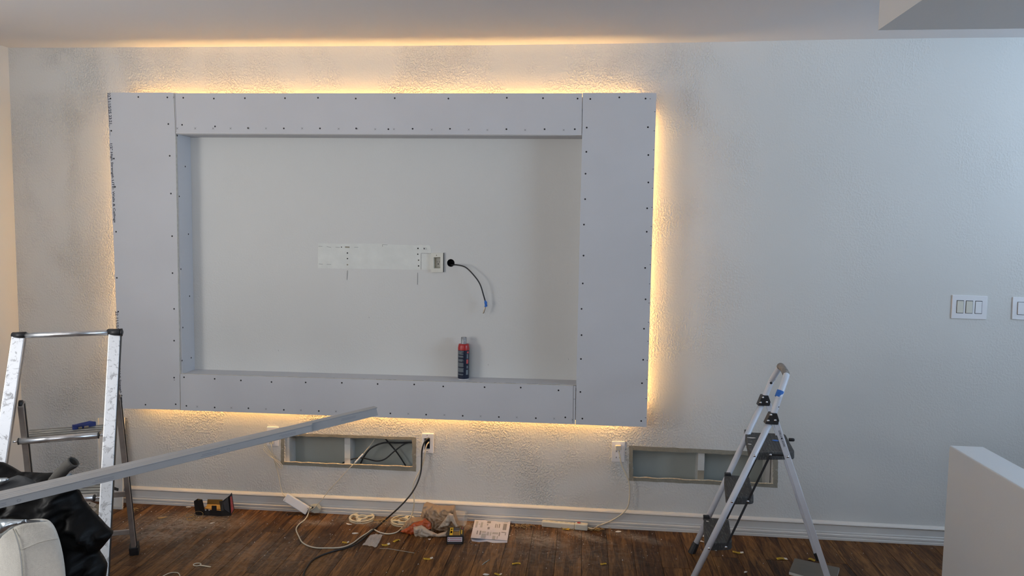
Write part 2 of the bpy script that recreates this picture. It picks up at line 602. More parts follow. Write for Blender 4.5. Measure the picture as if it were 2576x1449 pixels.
HOLES_PX = {
    'L': dict(inner=[(715.4, 1095.5), (1036, 1106.5), (1038, 1174.5), (715.4, 1162)], outer=[(706.7, 1088), (1046.8, 1100.2), (1046.8, 1186.2), (706.7, 1169)]),
    'R': dict(inner=[(1591.3, 1132.6), (1944.8, 1147.8), (1944.8, 1216.8), (1593, 1200.6)], outer=[(1582.4, 1121), (1957.6, 1138.5), (1956, 1227), (1582.6, 1209)]),
}
hole_loops = {k: rough_loop([W(*p) for p in h['inner']], 22, .0022, 3 if k == 'L' else 9) for k, h in HOLES_PX.items()}
hc = W(1134, 661.5)
hole_r = .0205
circ = [V((hc.x+hole_r*math.cos(2*PI*k/20), 0, hc.z+hole_r*math.sin(2*PI*k/20))) for k in range(20)]
cp = W(1074.5, 1116)            # rectangular pass-through behind the centre plate
pass_c = [W(1067.7, 1101.5), W(1082.3, 1101.5), W(1082.3, 1129.8), W(1067.9, 1129.8)]
rc = [W(1090, 646), W(1107.8, 646.5), W(1107.8, 675), W(1090.5, 675.5)]
outline = [V((XL, 0, 0)), V((XR, 0, 0))] + [V((p.x, 0, p.z)) for p in reversed(top_line)]
loops = [outline] + list(hole_loops.values()) + [circ, pass_c, rc]
loops2 = [[(p.x, p.z) for p in lp] for lp in loops]


def wall_keep(x, z):
    return not any(inside(lp, x, z) for lp in loops2[1:])


bm = cdt_mesh(loops2, lambda p: V((p[0], 0, p[1])), wall_keep)
thicken(bm, (0, .0135, 0))
wall_back = struct('wall_back', from_bm('wall_back', bm, M['wall']))

# niche field of the wall was sanded smooth: thin skim coat inside the frame
# --- bare strips round the openings, cavities and studs
def ring_piece(name, inner, outer, y0, y1, material, parent):
    """four-sided ring between two closed loops"""
    li = [(p.x, p.z) for p in inner]
    lo = [(p.x, p.z) for p in outer]
    bm_ = cdt_mesh([lo, li], lambda p: V((p[0], y0, p[1])), lambda x, z: inside(lo, x, z) and not inside(li, x, z))
    thicken(bm_, (0, y1-y0, 0))
    return from_bm(name, bm_, material, parent)


for k, h in HOLES_PX.items():
    inn = hole_loops[k]
    out = rough_loop([W(*p) for p in h['outer']], 26, .0013, 31 if k == 'L' else 37)
    o = ring_piece('bare_border', inn, out, -.0009, 0.0, M['border'], wall_back)
    tag(o, 'bare grey-brown compound strip round the cut opening')
    # crumbly lower lip, paler than the strip around it
    bml = bmesh.new()
    n = 22
    low = inn[2*n:3*n] + [inn[3*n]]
    rnd = random.Random(5)
    path = [V((p.x, -.001, p.z+.001)) for p in low]
    bm_tube(bml, path, lambda t, rnd=rnd: .0014+rnd.random()*.0016, 6)
    tag(from_bm('broken_lip', bml, M['crumb'], wall_back), 'crumbling pale lip of the cut')
    # cavity behind
    x0 = min(p.x for p in inn)-.02; x1 = max(p.x for p in inn)+.02
    z0 = min(p.z for p in inn)-.06; z1 = max(p.z for p in inn)+.06
    box('cavity_back', (x0-.1, .1025, z0), (x1+.1, .115, z1), M['cavity'], wall_back)
    box('cavity_floor', (x0-.1, .0135, z0-.02), (x1+.1, .115, z0), M['cavity'], wall_back)
    box('cavity_head', (x0-.1, .0135, z1), (x1+.1, .115, z1+.02), M['cavity'], wall_back)
    sx = (866.5, 881) if k == 'L' else (1755.5, 1772)
    a = W(sx[0], 1130 if k == 'L' else 1170, .0145); b = W(sx[1], 1130 if k == 'L' else 1170, .0145)
    zs = W(sx[0], 1152, .0145).z if k == 'L' else W(sx[0], 1183, .0145).z
    o = box('stud', (a.x, .0145, z0), (b.x, .1025, z1), M['stud'], wall_back, .001)
    if k == 'L':
        zt = W(sx[0], 1118, .0145).z
        box('stud_patch', (a.x+.0005, .0135, zs), (b.x-.0005, .0145, zt), M['patch'], wall_back)
        box('side_stud', (x0-.02, .0145, z0), (W(731, 1130, .03).x, .1025, z1), M['stud'], wall_back, .001)
    else:
        box('stud_patch', (a.x+.0002, .0135, z0), (b.x-.0002, .0145, zs), M['studb'], wall_back)
        xs = W(1927, 1170, .03).x; xe = W(1938, 1170, .03).x
        box('side_stud', (xs, .03, z0), (xe, .1025, z1), M['stud'], wall_back, .001)
        box('side_stud', (xe+.004, .0145, z0), (x1+.02, .1025, z1), M['stud'], wall_back, .001)

# small screw holes in the strips
for px, py in ((711, 1129), (1043, 1144), (1586, 1164), (1953, 1182)):
    lathe('plug_hole', [(.0, .0012), (.003, .0012), (.0036, 0)], W(px, py, -.0002), M['chip'], wall_back, ax=(0, -1, 0), seg=8)
    lathe('plug_hole', [(.0, .0014), (.0018, .0014), (.002, 0)], W(px, py, -.0002), M['dark'], wall_back, ax=(0, -1, 0), seg=8)

# cable hole liner and dark inside
lathe('cable_hole', [(.0203, -.0004), (.0203, .05), (0, .05)], (hc.x, .0, hc.z), M['dark'], wall_back, ax=(0, 1, 0), seg=20)
bmx = bmesh.new()
bm_slab(bmx, [V((p.x, .03, p.z)) for p in (pass_c[0]+V((-.004, 0, .004)), pass_c[1]+V((.004, 0, .004)), pass_c[2]+V((.004, 0, -.004)), pass_c[3]+V((-.004, 0, -.004)))], (0, .01, 0))
from_bm('opening_dark_sheet', bmx, M['dark'], wall_back)  # black sheet painting the shade inside the pass-through

# old unpainted strip left by a bracket
pp = [(800, 612), (850, 613), (958, 613), (1001, 616), (1080, 617), (1084, 622), (1085, 636), (1085, 678), (1060, 679), (980, 677), (930, 676), (880, 676), (800, 675)]
lp = [W(*p) for p in pp]
lp2 = [(p.x, p.z) for p in lp]
rnd = random.Random(2)
dense = []
for i in range(len(lp2)):
    a, b = V(lp2[i]), V(lp2[(i+1) % len(lp2)])
    n = max(1, int((b-a).length/.012))
    for q in range(n):
        p = a.lerp(b, q/n); dense.append((p.x+rnd.uniform(-.001, .001), p.y+rnd.uniform(-.001, .001)))
bmp = cdt_mesh([dense], lambda p: V((p[0], -.0012, p[1])), lambda x, z: inside(dense, x, z))
thicken(bmp, (0, .0012, 0))
tag(from_bm('bare_patch', bmp, M['patch'], wall_back), 'long off-white strip left where a bracket was mounted')
for px, py, r in ((874, 636.5, .0038), (874, 650.5, .0036), (874, 666, .0042), (859, 621.5, .003), (1051.5, 625, .004), (1051, 639.5, .0036), (1053, 654.5, .0034), (1053, 669, .0038), (1067, 625.5, .003)):
    lathe('bolt_hole', [(0, .0006), (r*.8, .0006), (r, 0)], W(px, py, -.0012), M['studb'] if r > .0041 else M['dark'], wall_back, ax=(0, -1, 0), seg=10)
slab('slotted_hole', [W(868, 619.8, -.0012), W(879.5, 620.2, -.0012), W(879.5, 623.6, -.0012), W(868, 623.2, -.0012)], (0, -.0006, 0), M['studb'], wall_back)
bml = bmesh.new()
for a, b in (((1060, 637), (1085, 638)), ((1059.5, 637), (1059, 678)), ((874, 680), (873, 704)), ((1050.5, 686), (1050, 716)), ((962, 615.6), (962, 620.5)), ((962, 615.6), (975, 616)),
             ((801, 619.5), (811, 620)), ((822, 620.5), (833, 622)), ((844, 621.5), (855, 622.5)), ((891, 621.5), (901, 622)), ((802, 664), (812, 664.5)), ((822, 665), (833, 665)), ((935, 1193), (935, 1194)), ((1428, 712), (1429, 712)), ((1065, 623.7), (1074, 624.3)), ((1065, 627), (1074, 627.3))):
    p, q = W(*a, -.0016), W(*b, -.0016)
    bm_beam(bml, p, q, .0013, (0, 0, 1) if abs(p.x-q.x) > abs(p.z-q.z) else (1, 0, 0), .0006)
for px, py in ((928, 797), (961, 614), (1016, 616.5), (1029, 617), (940, 612), (700, 880), (1228, 916), (1430, 902)):
    p = W(px, py, -.0004)
    bm_beam(bml, p, p+V((.001, 0, -.007)), .0012, (1, 0, 0), .0006)
tag(from_bm('pencil_marks', bml, M['pencil'], wall_back), kind='stuff')
# plaster nibs below the left opening
slab('plaster_tab', [W(814, 1174.5, 0), W(828, 1175.5, 0), W(827, 1179.5, 0), W(815, 1178.6, 0)], (0, -.0018, 0), M['chip'], wall_back)

# --- left wall
bm = bmesh.new()
bm_box(bm, (XL-.012, -1.75, 0), (XL, .0135, 2.62))
bm_box(bm, (XL-.012, YF, 0), (XL, -3.15, 2.62))
bm_box(bm, (XL-.012, -3.15, 0), (XL, -1.75, .4))
bm_box(bm, (XL-.012, -3.15, 2.0), (XL, -1.75, 2.62))
wall_left = struct('wall_left', from_bm('wall_left', bm, M['wall_smooth']))
# --- right and front wall, with the openings the daylight comes through
bm = bmesh.new()
bm_box(bm, (XR, -.35, 0), (XR+.012, .0135, 2.62))
bm_box(bm, (XR, YF, 0), (XR+.012, -3.0, 2.62))
bm_box(bm, (XR, -3.0, 0), (XR+.012, -.35, 1.25))
bm_box(bm, (XR, -3.0, 2.45), (XR+.012, -.35, 2.62))
bm_box(bm, (XR, -1.62, 1.25), (XR+.012, -1.5, 2.45))  # post splitting off the opening added for the corner lamp
struct('wall_right', from_bm('wall_right', bm, M['room']))
bm = bmesh.new()
bm_box(bm, (XL, YF-.012, 0), (-3.0, YF, 2.62))
bm_box(bm, (.05, YF-.012, 0), (XR, YF, 2.62))
bm_box(bm, (-3.0, YF-.012, 0), (.05, YF, 1.05))
bm_box(bm, (-3.0, YF-.012, 2.45), (.05, YF, 2.62))
struct('wall_front', from_bm('wall_front', bm, M['room']))
# --- ceiling following the slightly sagging wall line
bm = bmesh.new()
xs = [XL] + [p.x for p in top] + [XR]
rows = []
for y in (0, YF):
    rows.append([(bm.verts.new((x, y, zceil(x))), bm.verts.new((x, y, zceil(x)+.03))) for x in xs])
for i in range(len(xs)-1):
    A, B = rows
    bm.faces.new((A[i][0], A[i+1][0], B[i+1][0], B[i][0]))
    bm.faces.new((A[i][1], B[i][1], B[i+1][1], A[i+1][1]))
    bm.faces.new((A[i][0], A[i][1], A[i+1][1], A[i+1][0]))
    bm.faces.new((B[i][0], B[i+1][0], B[i+1][1], B[i][1]))
struct('ceiling', from_bm('ceiling', bm, M['ceiling']))
# --- dropped box under the ceiling, upper right
sc = W(2209, 76, -1.25)
box_o = box('ceiling_box', (sc.x, -4.2, sc.z), (XR, -1.25, 2.6), M['soffit'])
box_o['kind'] = 'structure'
box_o.name = 'trim_1'
# --- half wall on the right
hw = W(2388, 1120, -.55)
hw2 = W(2474, 1119.5, -.55)
bm = bmesh.new()
bm_box(bm, (hw.x, -3.3, 0), (hw2.x, -.55, hw.z))
o = struct('wall_half', from_bm('wall_half', bm, M['soffit'], bevel=.006, seg=3))

# --- baseboard with its moulded profile
prof = [(0, 0), (-.024, 0), (-.024, .010), (-.019, .013), (-.0225, .0165), (-.0225, .026), (-.0165, .0285), (-.0165, .037), (-.014, .040), (-.0115, .072), (-.0095, .0735), (-.0175, .0760), (-.0185, .0785), (-.016, .0835), (-.003, .0915), (0, .0915)]
bm = bmesh.new()
bxs = [XL, -2.6, -2.0, -1.4, -.85, -.3, .25, .8, 1.4, 2.0, XR]
def bow(x):                 # the old skirting rides up a little mid-span
    return .0065*math.exp(-((x+.35)/1.35)**2)
rings = []
for x in bxs:
    rings.append([bm.verts.new((x, y, z+(bow(x) if z > .001 else 0))) for y, z in prof])
for A, B in zip(rings[:-1], rings[1:]):
    for k in range(len(prof)):
        bm.faces.new((A[k], B[k], B[(k+1) % len(prof)], A[(k+1) % len(prof)]))
bm.faces.new(rings[0]); bm.faces.new(rings[-1][::-1])
struct('baseboard_back', from_bm('baseboard_back', bm, M['trim']))
jb = W(1477, 1300, -.024)
bm = bmesh.new()
bm_box(bm, (XL, YF, 0), (XL+.014, -.024, .085))
struct('baseboard_left', from_bm('baseboard_left', bm, M['trim'], bevel=.003))

# --- floor: subfloor plus single planks
floor = struct('floor', box('floor', (XL, YF, -.03), (XR, 0, -.006), M['subfloor']))
PW = .1262
seam_x = F(1528, 1385).x
k0 = math.ceil((XL-seam_x)/PW)-1
k1 = int((2.6-seam_x)/PW)+1
plank_meshes = {}
def plank_mesh(L):
    key = round(L, 3)
    if key not in plank_meshes:
        bm_ = bmesh.new()
        bm_box(bm_, (.0007, .0006, -.0065), (PW-.0007, L-.0006, 0))
        top_e = [e for e in bm_.edges if all(v.co.z > -.001 for v in e.verts)]
        bmesh.ops.bevel(bm_, geom=top_e, offset=.0009, segments=1, affect='EDGES')
        bmesh.ops.recalc_face_normals(bm_, faces=bm_.faces)
        me = bpy.data.meshes.new('plank')
        bm_.to_mesh(me); bm_.free()
        me.materials.append(M['plank'])
        plank_meshes[key] = me
    return plank_meshes[key]
rnd = random.Random(11)
for k in range(k0, k1+1):
    x = seam_x + k*PW
    if x < XL-PW: continue
    y = 0.0
    first = rnd.choice([.3, .45, .6, .75, .9, 1.05])
    while y > -2.3:
        L = first if y == 0 else 1.2
        o = bpy.data.objects.new('plank', plank_mesh(L))
        COL.objects.link(o)
        o.parent = floor
        o.location = (x, y-L, 0)
        y -= L
o = box('plank_field', (XL, YF, -.0065), (XR, -2.9, -.0005), M['plank'], floor)
o['kind'] = 'stuff'

# ================================================================== DRYWALL FRAME
PY = -.1412                                # front plane of the boards
BT = .0127
fr = thing('drywall_frame', (W(960, 1040, PY).x, -.07, .577), 'large grey drywall frame standing off the wall with warm glow behind its edges', 'wall frame')
B1 = [(270.5, 233), (437, 233), (441, 336), (452, 940), (453.3, 1031), (302.5, 1028)]
LP = [W(p[0], p[1], PY) for p in B1]


def poly_board(name, px, parent, label=None, mats=None, y=PY, t=BT):
    pts = [W(p[0], p[1], y) for p in px]
    bm_ = bmesh.new()
    f = [bm_.verts.new(p) for p in pts]
    b = [bm_.verts.new(p+V((0, t, 0))) for p in pts]
    bm_.faces.new(f).material_index = 0
    bm_.faces.new(b[::-1]).material_index = 0
    n_ = len(f)
    for i in range(n_):
        bm_.faces.new((f[i], b[i], b[(i+1) % n_], f[(i+1) % n_])).material_index = 1
    o_ = from_bm(name, bm_, [M['board'], M['board_edge']], parent)
    if label: o_['label'] = label
    return o_


left_panel = poly_board('face_board', B1, fr, 'tall left board printed along its edge')
top_panel = poly_board('face_board', [(438.2, 234.5), (1464.6, 234.8), (1463.2, 340), (442, 336)], fr, 'long board above the niche')
bottom_panel = poly_board('face_board', [(453, 940.5), (1448.3, 970.5), (1446.8, 1067.5), (454.6, 1032)], fr, 'long board below the niche')
right_panel = poly_board('face_board', [(1465.8, 233.5), (1651.5, 233.5), (1626.5, 1074.5), (1447.8, 1068), (1450, 955), (1464.4, 340)], fr, 'wide right board')
# returns lining the niche
nx0, nx1 = W(441, 336, PY).x, W(1463, 340, PY).x
zt_l, zt_r = W(442, 337, PY).z, W(1463, 341, PY).z
zb_l, zb_r = W(453, 941, PY).z, W(1449, 970, PY).z
slab('niche_return', [V((nx0+.004, PY+BT, zb_l)), V((nx0+.004, 0, zb_l)), V((nx0+.004, 0, zt_l)), V((nx0+.004, PY+BT, zt_l))], (-.0127, 0, 0), M['board'], fr)
for s_, a_, b_ in ((1, (nx1, zt_r), (nx1, zb_r)),):
    slab('niche_return', [V((nx1+.012, PY+BT, zb_r)), V((nx1+.012, 0, zb_r)), V((nx1+.012, 0, zt_r)), V((nx1+.012, PY+BT, zt_r))], (.0127, 0, 0), M['board'], fr)
slab('niche_return', [V((nx0, PY+BT, zt_l)), V((nx0, 0, zt_l)), V((nx1+.012, 0, zt_r)), V((nx1+.012, PY+BT, zt_r))], (0, 0, .0127), M['board'], fr)
shelf = slab('niche_return', [V((nx0, PY+BT, zb_l)), V((nx0, 0, zb_l)), V((nx1+.012, 0, zb_r)), V((nx1+.012, PY+BT, zb_r))], (0, 0, -.0127), M['board'], fr)
shelf['label'] = 'lower return forming the shelf of the niche'
# ragged joint line along shelf front
bml = bmesh.new()
rnd = random.Random(4)
for i in range(26):
    t0 = rnd.random(); t1 = t0+rnd.random()*.03
    p = V((nx0, PY+.0135, zb_l)).lerp(V((nx1, PY+.0135, zb_r)), t0); q = V((nx0, PY+.0135, zb_l)).lerp(V((nx1, PY+.0135, zb_r)), min(1, t1))
    bm_beam(bml, p+V((0, 0, .0003)), q+V((0, 0, .0003)), .0016, (0, 1, 0), .0006)
tag(from_bm('joint_gap', bml, M['pencil'], fr), kind='stuff')
# timber behind
ox0, ox1 = LP[0].x+.036, W(1651, 233, PY).x-.036
oz1, oz0 = W(900, 233, PY).z-.036, W(302, 1028, PY).z+.036
GAP = -.0425
for nm, a, b in (('timber', (ox0, PY+BT, zt_r+.02), (ox1, GAP, zt_r+.058)), ('timber', (ox0, PY+BT, oz1-.045), (ox1, GAP, oz1-.007)),
                 ('timber', (ox0, PY+BT, oz0+.007), (ox1, GAP, oz0+.045)), ('timber', (ox0, PY+BT, zb_l-.06), (ox1, GAP, zb_l-.022)),
                 ('timber', (ox0+.007, PY+BT, oz0+.05), (ox0+.045, GAP, oz1-.05)), ('timber', (ox1-.045, PY+BT, oz0+.05), (ox1-.007, GAP, oz1-.05))):
    box(nm, a, b, M['lumber'], fr, .001)
# unseen ring added to cut off the LED light beyond the boards
bk = .006
for a, b in (((ox0-.027, GAP, oz1-.02), (ox1+.027, GAP+.006, oz1+.027)), ((ox0-.027, GAP, oz0-.027), (ox1+.027, GAP+.006, oz0+.02)),
             ((ox0-.027, GAP, oz0+.02), (ox0+.02, GAP+.006, oz1-.02)), ((ox1-.02, GAP, oz0+.02), (ox1+.027, GAP+.006, oz1-.02))):
    box('light_cutoff_strip', a, b, M['lumber'], fr)
for a, b in (((ox0+.02, GAP+.006, oz1-.012), (ox1-.02, -.001, oz1-.006)), ((ox0+.02, GAP+.006, oz0+.006), (ox1-.02, -.001, oz0+.012)),
             ((ox0+.006, GAP+.006, oz0+.02), (ox0+.012, -.001, oz1-.02)), ((ox1-.012, GAP+.006, oz0+.02), (ox1-.006, -.001, oz1-.02))):
    box('spacer', a, b, M['lumber'], fr)
ly0, ly1 = -.035, -.020
E_ = .0015
def led(name, a, b):
    o_ = box(name, a, b, M['led'], fr)
    o_['label'] = 'warm white LED strip hidden behind the boards'
led('led_strip', (ox0+.03, ly0, oz1-.0058), (ox1-.03, ly1, oz1-.0058+E_))
led('led_strip', (ox0+.03, ly0, oz0+.0058-E_), (ox1-.03, ly1, oz0+.0058))
led('led_strip', (ox0+.0058-E_, ly0, oz0+.05), (ox0+.0058, ly1, oz1-.05))
led('led_strip', (ox1-.0058, ly0, oz0+.05), (ox1-.0058+E_, ly1, oz1-.05))

# screws
bm = bmesh.new()
bm_lathe(bm, [(.0044, 0), (.0044, .0004), (.0030, .0006), (.0012, .0002), (0, .0002)], (0, 0, 0), V((0, -1, 0)), 10)
bmesh.ops.recalc_face_normals(bm, faces=bm.faces)
screw_me = bpy.data.meshes.new('screw'); bm.to_mesh(screw_me); bm.free(); screw_me.materials.append(M['screw'])
def screw(px, py, panel, y=PY, s=1.0):
    o_ = bpy.data.objects.new('screw', screw_me)
    COL.objects.link(o_)
    o_.parent = panel
    o_.location = W(px, py, y)
    o_.scale = (s, s, s)
for q in ((348, 244), (421, 245), (423.5, 312), (427, 392), (430, 487), (433, 594), (434, 687), (438, 777), (438, 857), (438, 950), (442, 1017), (366, 1018), (278, 248), (280, 329), (286.5, 399), (289.5, 470), (292, 583), (294, 699), (297.5, 784), (306, 995)):
    screw(*q, left_panel)
screw(438.5, 956, left_panel, s=.5); screw(306.5, 1012, left_panel, s=.75)
for q in ((461, 246), (538, 248), (616, 247), (717, 247), (800, 246), (895, 248), (993, 247), (1128, 248), (1275, 246), (1366, 247), (1453, 248),
          (458, 314), (541, 318), (624, 322), (714, 323), (805, 323), (896, 323), (977, 325), (1038, 324), (1132, 324), (1274, 325), (1370, 325), (1446, 325)):
    screw(*q, top_panel)
for q in ((463, 949), (540, 953), (606, 957), (683, 961), (769, 962), (860, 963), (950, 966), (1042, 967), (1115, 972), (1219, 974), (1310, 975), (1405, 982),
          (469, 1021), (540, 1025), (625, 1027), (714, 1031), (802, 1034), (891, 1037), (982, 1040), (1072, 1043), (1164, 1046), (1255, 1049), (1348, 1052), (1422, 1050)):
    screw(*q, bottom_panel)
for q in ((1485, 249), (1558, 245), (1624, 248), (1476, 321), (1475, 382), (1473, 437), (1472, 501), (1469, 565), (1468, 643), (1466, 713), (1463, 777), (1463, 843), (1461.5, 903), (1460, 986), (1465, 1053),
          (1630, 320), (1631, 390), (1631, 459), (1628, 524), (1627, 583), (1623, 674), (1624, 753), (1620, 827), (1618, 905), (1615, 964), (1613, 1059)):
    screw(*q, right_panel)
screw(1635.5, 248.5, right_panel, s=.45)
# screws on the left return (facing right)
ret = [c for c in fr.children if c.name.startswith('niche_return')][0]
for px, py in ((446, 341), (466, 419), (451, 494), (474, 589), (455, 677), (477, 745), (460, 824), (481, 900), (458, 907)):
    d = ray(px, py); p = CAM + d*((nx0+.0043-CAM.x)/d.x)
    o_ = bpy.data.objects.new('screw', screw_me); COL.objects.link(o_); o_.parent = ret
    o_.rotation_euler = (0, 0, PI/2); o_.location = p
# pencil crosses, ticks and ruled lines
def cross(bm_, px, py, r=2.3):
    for s_ in (1, -1):
        bm_beam(bm_, W(px-r, py-r*s_, PY-.0003), W(px+r, py+r*s_, PY-.0003), .0011, (0, 0, 1), .0004)
bml = bmesh.new()
for q in ((446, 323), (491, 323), (536, 323), (580, 323), (626, 323), (669, 323), (760, 323), (852, 324), (898.5, 324), (944, 325), (991, 325), (1086, 326), (1179, 326), (1226, 327), (1321, 327), (1418, 327), (437, 245)):
    cross(bml, *q)
bm_beam(bml, W(440.6, 236, PY-.0003), W(443.5, 333, PY-.0003), .0012, (1, 0, 0), .0004)
tag(from_bm('pencil_marks', bml, M['pencil'], top_panel), kind='stuff')
bml = bmesh.new()
for q in ((496, 1023), (582, 1026), (669, 1029), (757, 1032), (845, 1035), (1027, 1041), (1118, 1044), (1209, 1047), (1300, 1050), (1394, 1053), (1440, 1056)):
    cross(bml, *q)
for a, b in (((1442.5, 970), (1441.4, 1065)), ((1442.5, 970), (1449, 970.5)), ((1442, 1004), (1448, 1004))):
    p, q = W(*a, PY-.0003), W(*b, PY-.0003)
    bm_beam(bml, p, q, .0016, (1, 0, 0) if abs(p.z-q.z) > abs(p.x-q.x) else (0, 0, 1), .0004)
tag(from_bm('pencil_marks', bml, M['pencil'], bottom_panel), kind='stuff')
bml = bmesh.new()
for i in range(17):
    t = i/16
    px = 1647.3+(1624-1647.3)*t; py = 281+(1101-50-281)*t
    bm_beam(bml, W(px-1.5, py, PY-.0003), W(px+1.8, py, PY-.0003), .0024, (0, 0, 1), .0004)
tag(from_bm('pencil_marks', bml, M['ink'], right_panel), kind='stuff')


def text(name, body, origin, xdir, ydir, length, height, material, parent, depth=.0003, label=None, bold=0.0):
    cu = bpy.data.curves.new(name, 'FONT')
    cu.body = body
    cu.size = 1.0
    cu.offset = bold
    cu.resolution_u = 2
    ob = bpy.data.objects.new(name, cu)
    COL.objects.link(ob)
    bpy.context.view_layer.update()
    dg = bpy.context.evaluated_depsgraph_get()
    me = bpy.data.meshes.new_from_object(ob.evaluated_get(dg))
    bpy.data.objects.remove(ob)
    xs_ = [v.co.x for v in me.vertices]; ys_ = [v.co.y for v in me.vertices]
    x0_, x1_, y0_, y1_ = min(xs_), max(xs_), min(ys_), max(ys_)
    xd, yd = V(xdir).normalized(), V(ydir).normalized()
    nn = xd.cross(yd)
    for v in me.vertices:
        u_ = (v.co.x-x0_)/(x1_-x0_)*length; w_ = (v.co.y-y0_)/(y1_-y0_)*height
        v.co = V(origin)+xd*u_+yd*w_+nn*depth
    me.materials.clear()
    o_ = link(name, me, material, parent)
    if label: o_['label'] = label
    return o_


# board printing, read from top to bottom along the left edge
edge = W(302.5, 1028, PY)-W(270.5, 233, PY)
dn_ = edge.normalized()
side_ = dn_.cross(V((0, -1, 0))).normalized()*-1
def print_line(body, pa, pb, h=.0215, lbl=None, bold=.02):
    a, b = W(*pa, PY-.0002), W(*pb, PY-.0002)
    xd = (b-a)
    yd = V((xd.normalized().cross(V((0, 1, 0)))))
    if yd.x < 0: yd = -yd
    text('printed_text', body, a, xd, yd, xd.length, h, M['ink'], left_panel, .0004, lbl, bold)
print_line('22.11/15/25 23:21.', (270.3, 233.5), (275.3, 316), .0155, 'dark blue date stamp printed down the board edge')
print_line('1/2" High Strength LITE- Walls & Ceilings', (275.4, 361), (284.6, 560), .0165, 'dark blue product line printed down the board edge')
bml = bmesh.new()
for a, b in (((270.6, 240), (275.8, 322)), ((276.2, 327), (276.9, 341)), ((275.6, 362), (276.6, 378)), ((290.2, 784), (293.2, 828))):
    bm_beam(bml, W(*a, PY-.0003), W(*b, PY-.0003), .0011, (1, 0, 0), .0004)
tag(from_bm('printed_rule', bml, M['ink'], left_panel), kind='stuff')
print_line('22 11/15/25 23:21.', (290.0, 783), (294.5, 868), .0155)
print_line('1/2" High Strength LITE-', (295.5, 915), (300.8, 1014), .0165)

# ================================================================== WALL PLATES
def plate(name, corners_px, label, cat, material, y=-.0055, group=None, bevel=.0015):
    c = [W(p[0], p[1], y) for p in corners_px]
    ctr = sum(c, V((0, 0, 0)))/4
    t = thing(name, (ctr.x, 0, min(p.z for p in c)), label, cat, group)
    slab('cover_plate', c, (0, -y, 0), material, t, bevel)
    return t, c


def on(c, u, v, y):                       # point inside a plate (u right, v down) at depth y
    a = c[0].lerp(c[1], u); b = c[3].lerp(c[2], u)
    p = a.lerp(b, v); return V((p.x, y, p.z))


def patchbox(name, c, u0, u1, v0, v1, y0, y1, material, parent, bevel=0):
    return slab(name, [on(c, u0, v0, y1), on(c, u1, v0, y1), on(c, u1, v1, y1), on(c, u0, v1, y1)], (0, y0-y1, 0), material, parent, bevel)


# three-gang switch
t, c = plate('light_switch', [(2396.5, 742), (2485, 745), (2481.5, 804), (2393, 801)], 'white three-gang light switch plate on the right wall area', 'light switch', M['plate'])
for i, u in enumerate((.14, .40, .665)):
    patchbox('rocker_recess', c, u-.012, u+.192, .215, .765, -.0055, -.0058, M['slot'], t)
    o = patchbox('rocker', c, u, u+.18, .24, .745, -.0055, -.0085 if i < 2 else -.0075, M['plate2'] if i < 2 else M['plate'], t, .0008)
t, c = plate('light_switch', [(2548.5, 747.5), (2590, 749), (2586, 806), (2546, 803)], 'white switch plate cut off by the right picture edge', 'light switch', M['plate'])
patchbox('rocker_recess', c, .29, .72, .2, .78, -.0055, -.0058, M['slot'], t)
patchbox('rocker', c, .31, .70, .22, .76, -.0055, -.0095, M['plate'], t, .0008)

# recessed outlet in the niche
t, c = plate('recessed_outlet', [(1084.3, 636.7), (1115, 636.2), (1114.6, 684.6), (1085, 685)], 'off-white recessed power outlet inside the niche beside the cable hole', 'power outlet', M['plate2'], y=-.012)
for ch in list(t.children): bpy.data.objects.remove(ch)
out_ = [(p.x, p.z) for p in c]
inn_ = [(on(c, u, v, 0).x, on(c, u, v, 0).z) for u, v in ((.20, .22), (.76, .22), (.76, .80), (.20, .80))]
bm = cdt_mesh([out_, inn_], lambda p: V((p[0], -.012, p[1])), lambda x, z: inside(out_, x, z) and not inside(inn_, x, z))
thicken(bm, (0, .012, 0))
from_bm('cover_plate', bm, M['plate2'], t)
bm = bmesh.new()
q0 = [V((x, -.0119, z)) for x, z in inn_]
q1 = [V((x+(.004 if i in (0, 3) else -.004), .028, z+(-.006 if i < 2 else .006))) for i, (x, z) in enumerate(inn_)]
v0 = [bm.verts.new(p) for p in q0]; v1 = [bm.verts.new(p) for p in q1]
for i in range(4): bm.faces.new((v0[i], v0[(i+1) % 4], v1[(i+1) % 4], v1[i]))
bm.faces.new(v1)
from_bm('recess', bm, M['plate2'], t)
for du, dv, w_, h_ in ((-.0065, .004, .0014, .008), (.0055, .004, .0014, .007), (-.0004, -.008, .005, .005)):
    cc = (V(q1[0])+V(q1[2]))/2
    box('socket_slot', (cc.x+du-w_/2, .0265, cc.z+dv-h_/2), (cc.x+du+w_/2, .028, cc.z+dv+h_/2), M['slot'], t)
for v in (.12, .90):
    lathe('plate_screw', [(0, .0008), (.0022, .0008), (.0028, 0)], on(c, .45, v, -.012), M['studb'], t, ax=(0, -1, 0), seg=10)
bm = bmesh.new()
p = on(c, .45, .98, -.0122)
bm_slab(bm, [p+V((-.013, 0, .018)), p+V((.013, 0, .018)), p+V((.003, 0, .001)), p+V((-.003, 0, .001))], (0, -.0008, 0))
from_bm('catch_tab', bm, M['plate2'], t)
box('dark_side_strip', (c[1].x-.0006, -.011, c[2].z), (c[1].x+.0022, 0, c[1].z), M['slot'], t)  # thin dark strip along the plate's right side

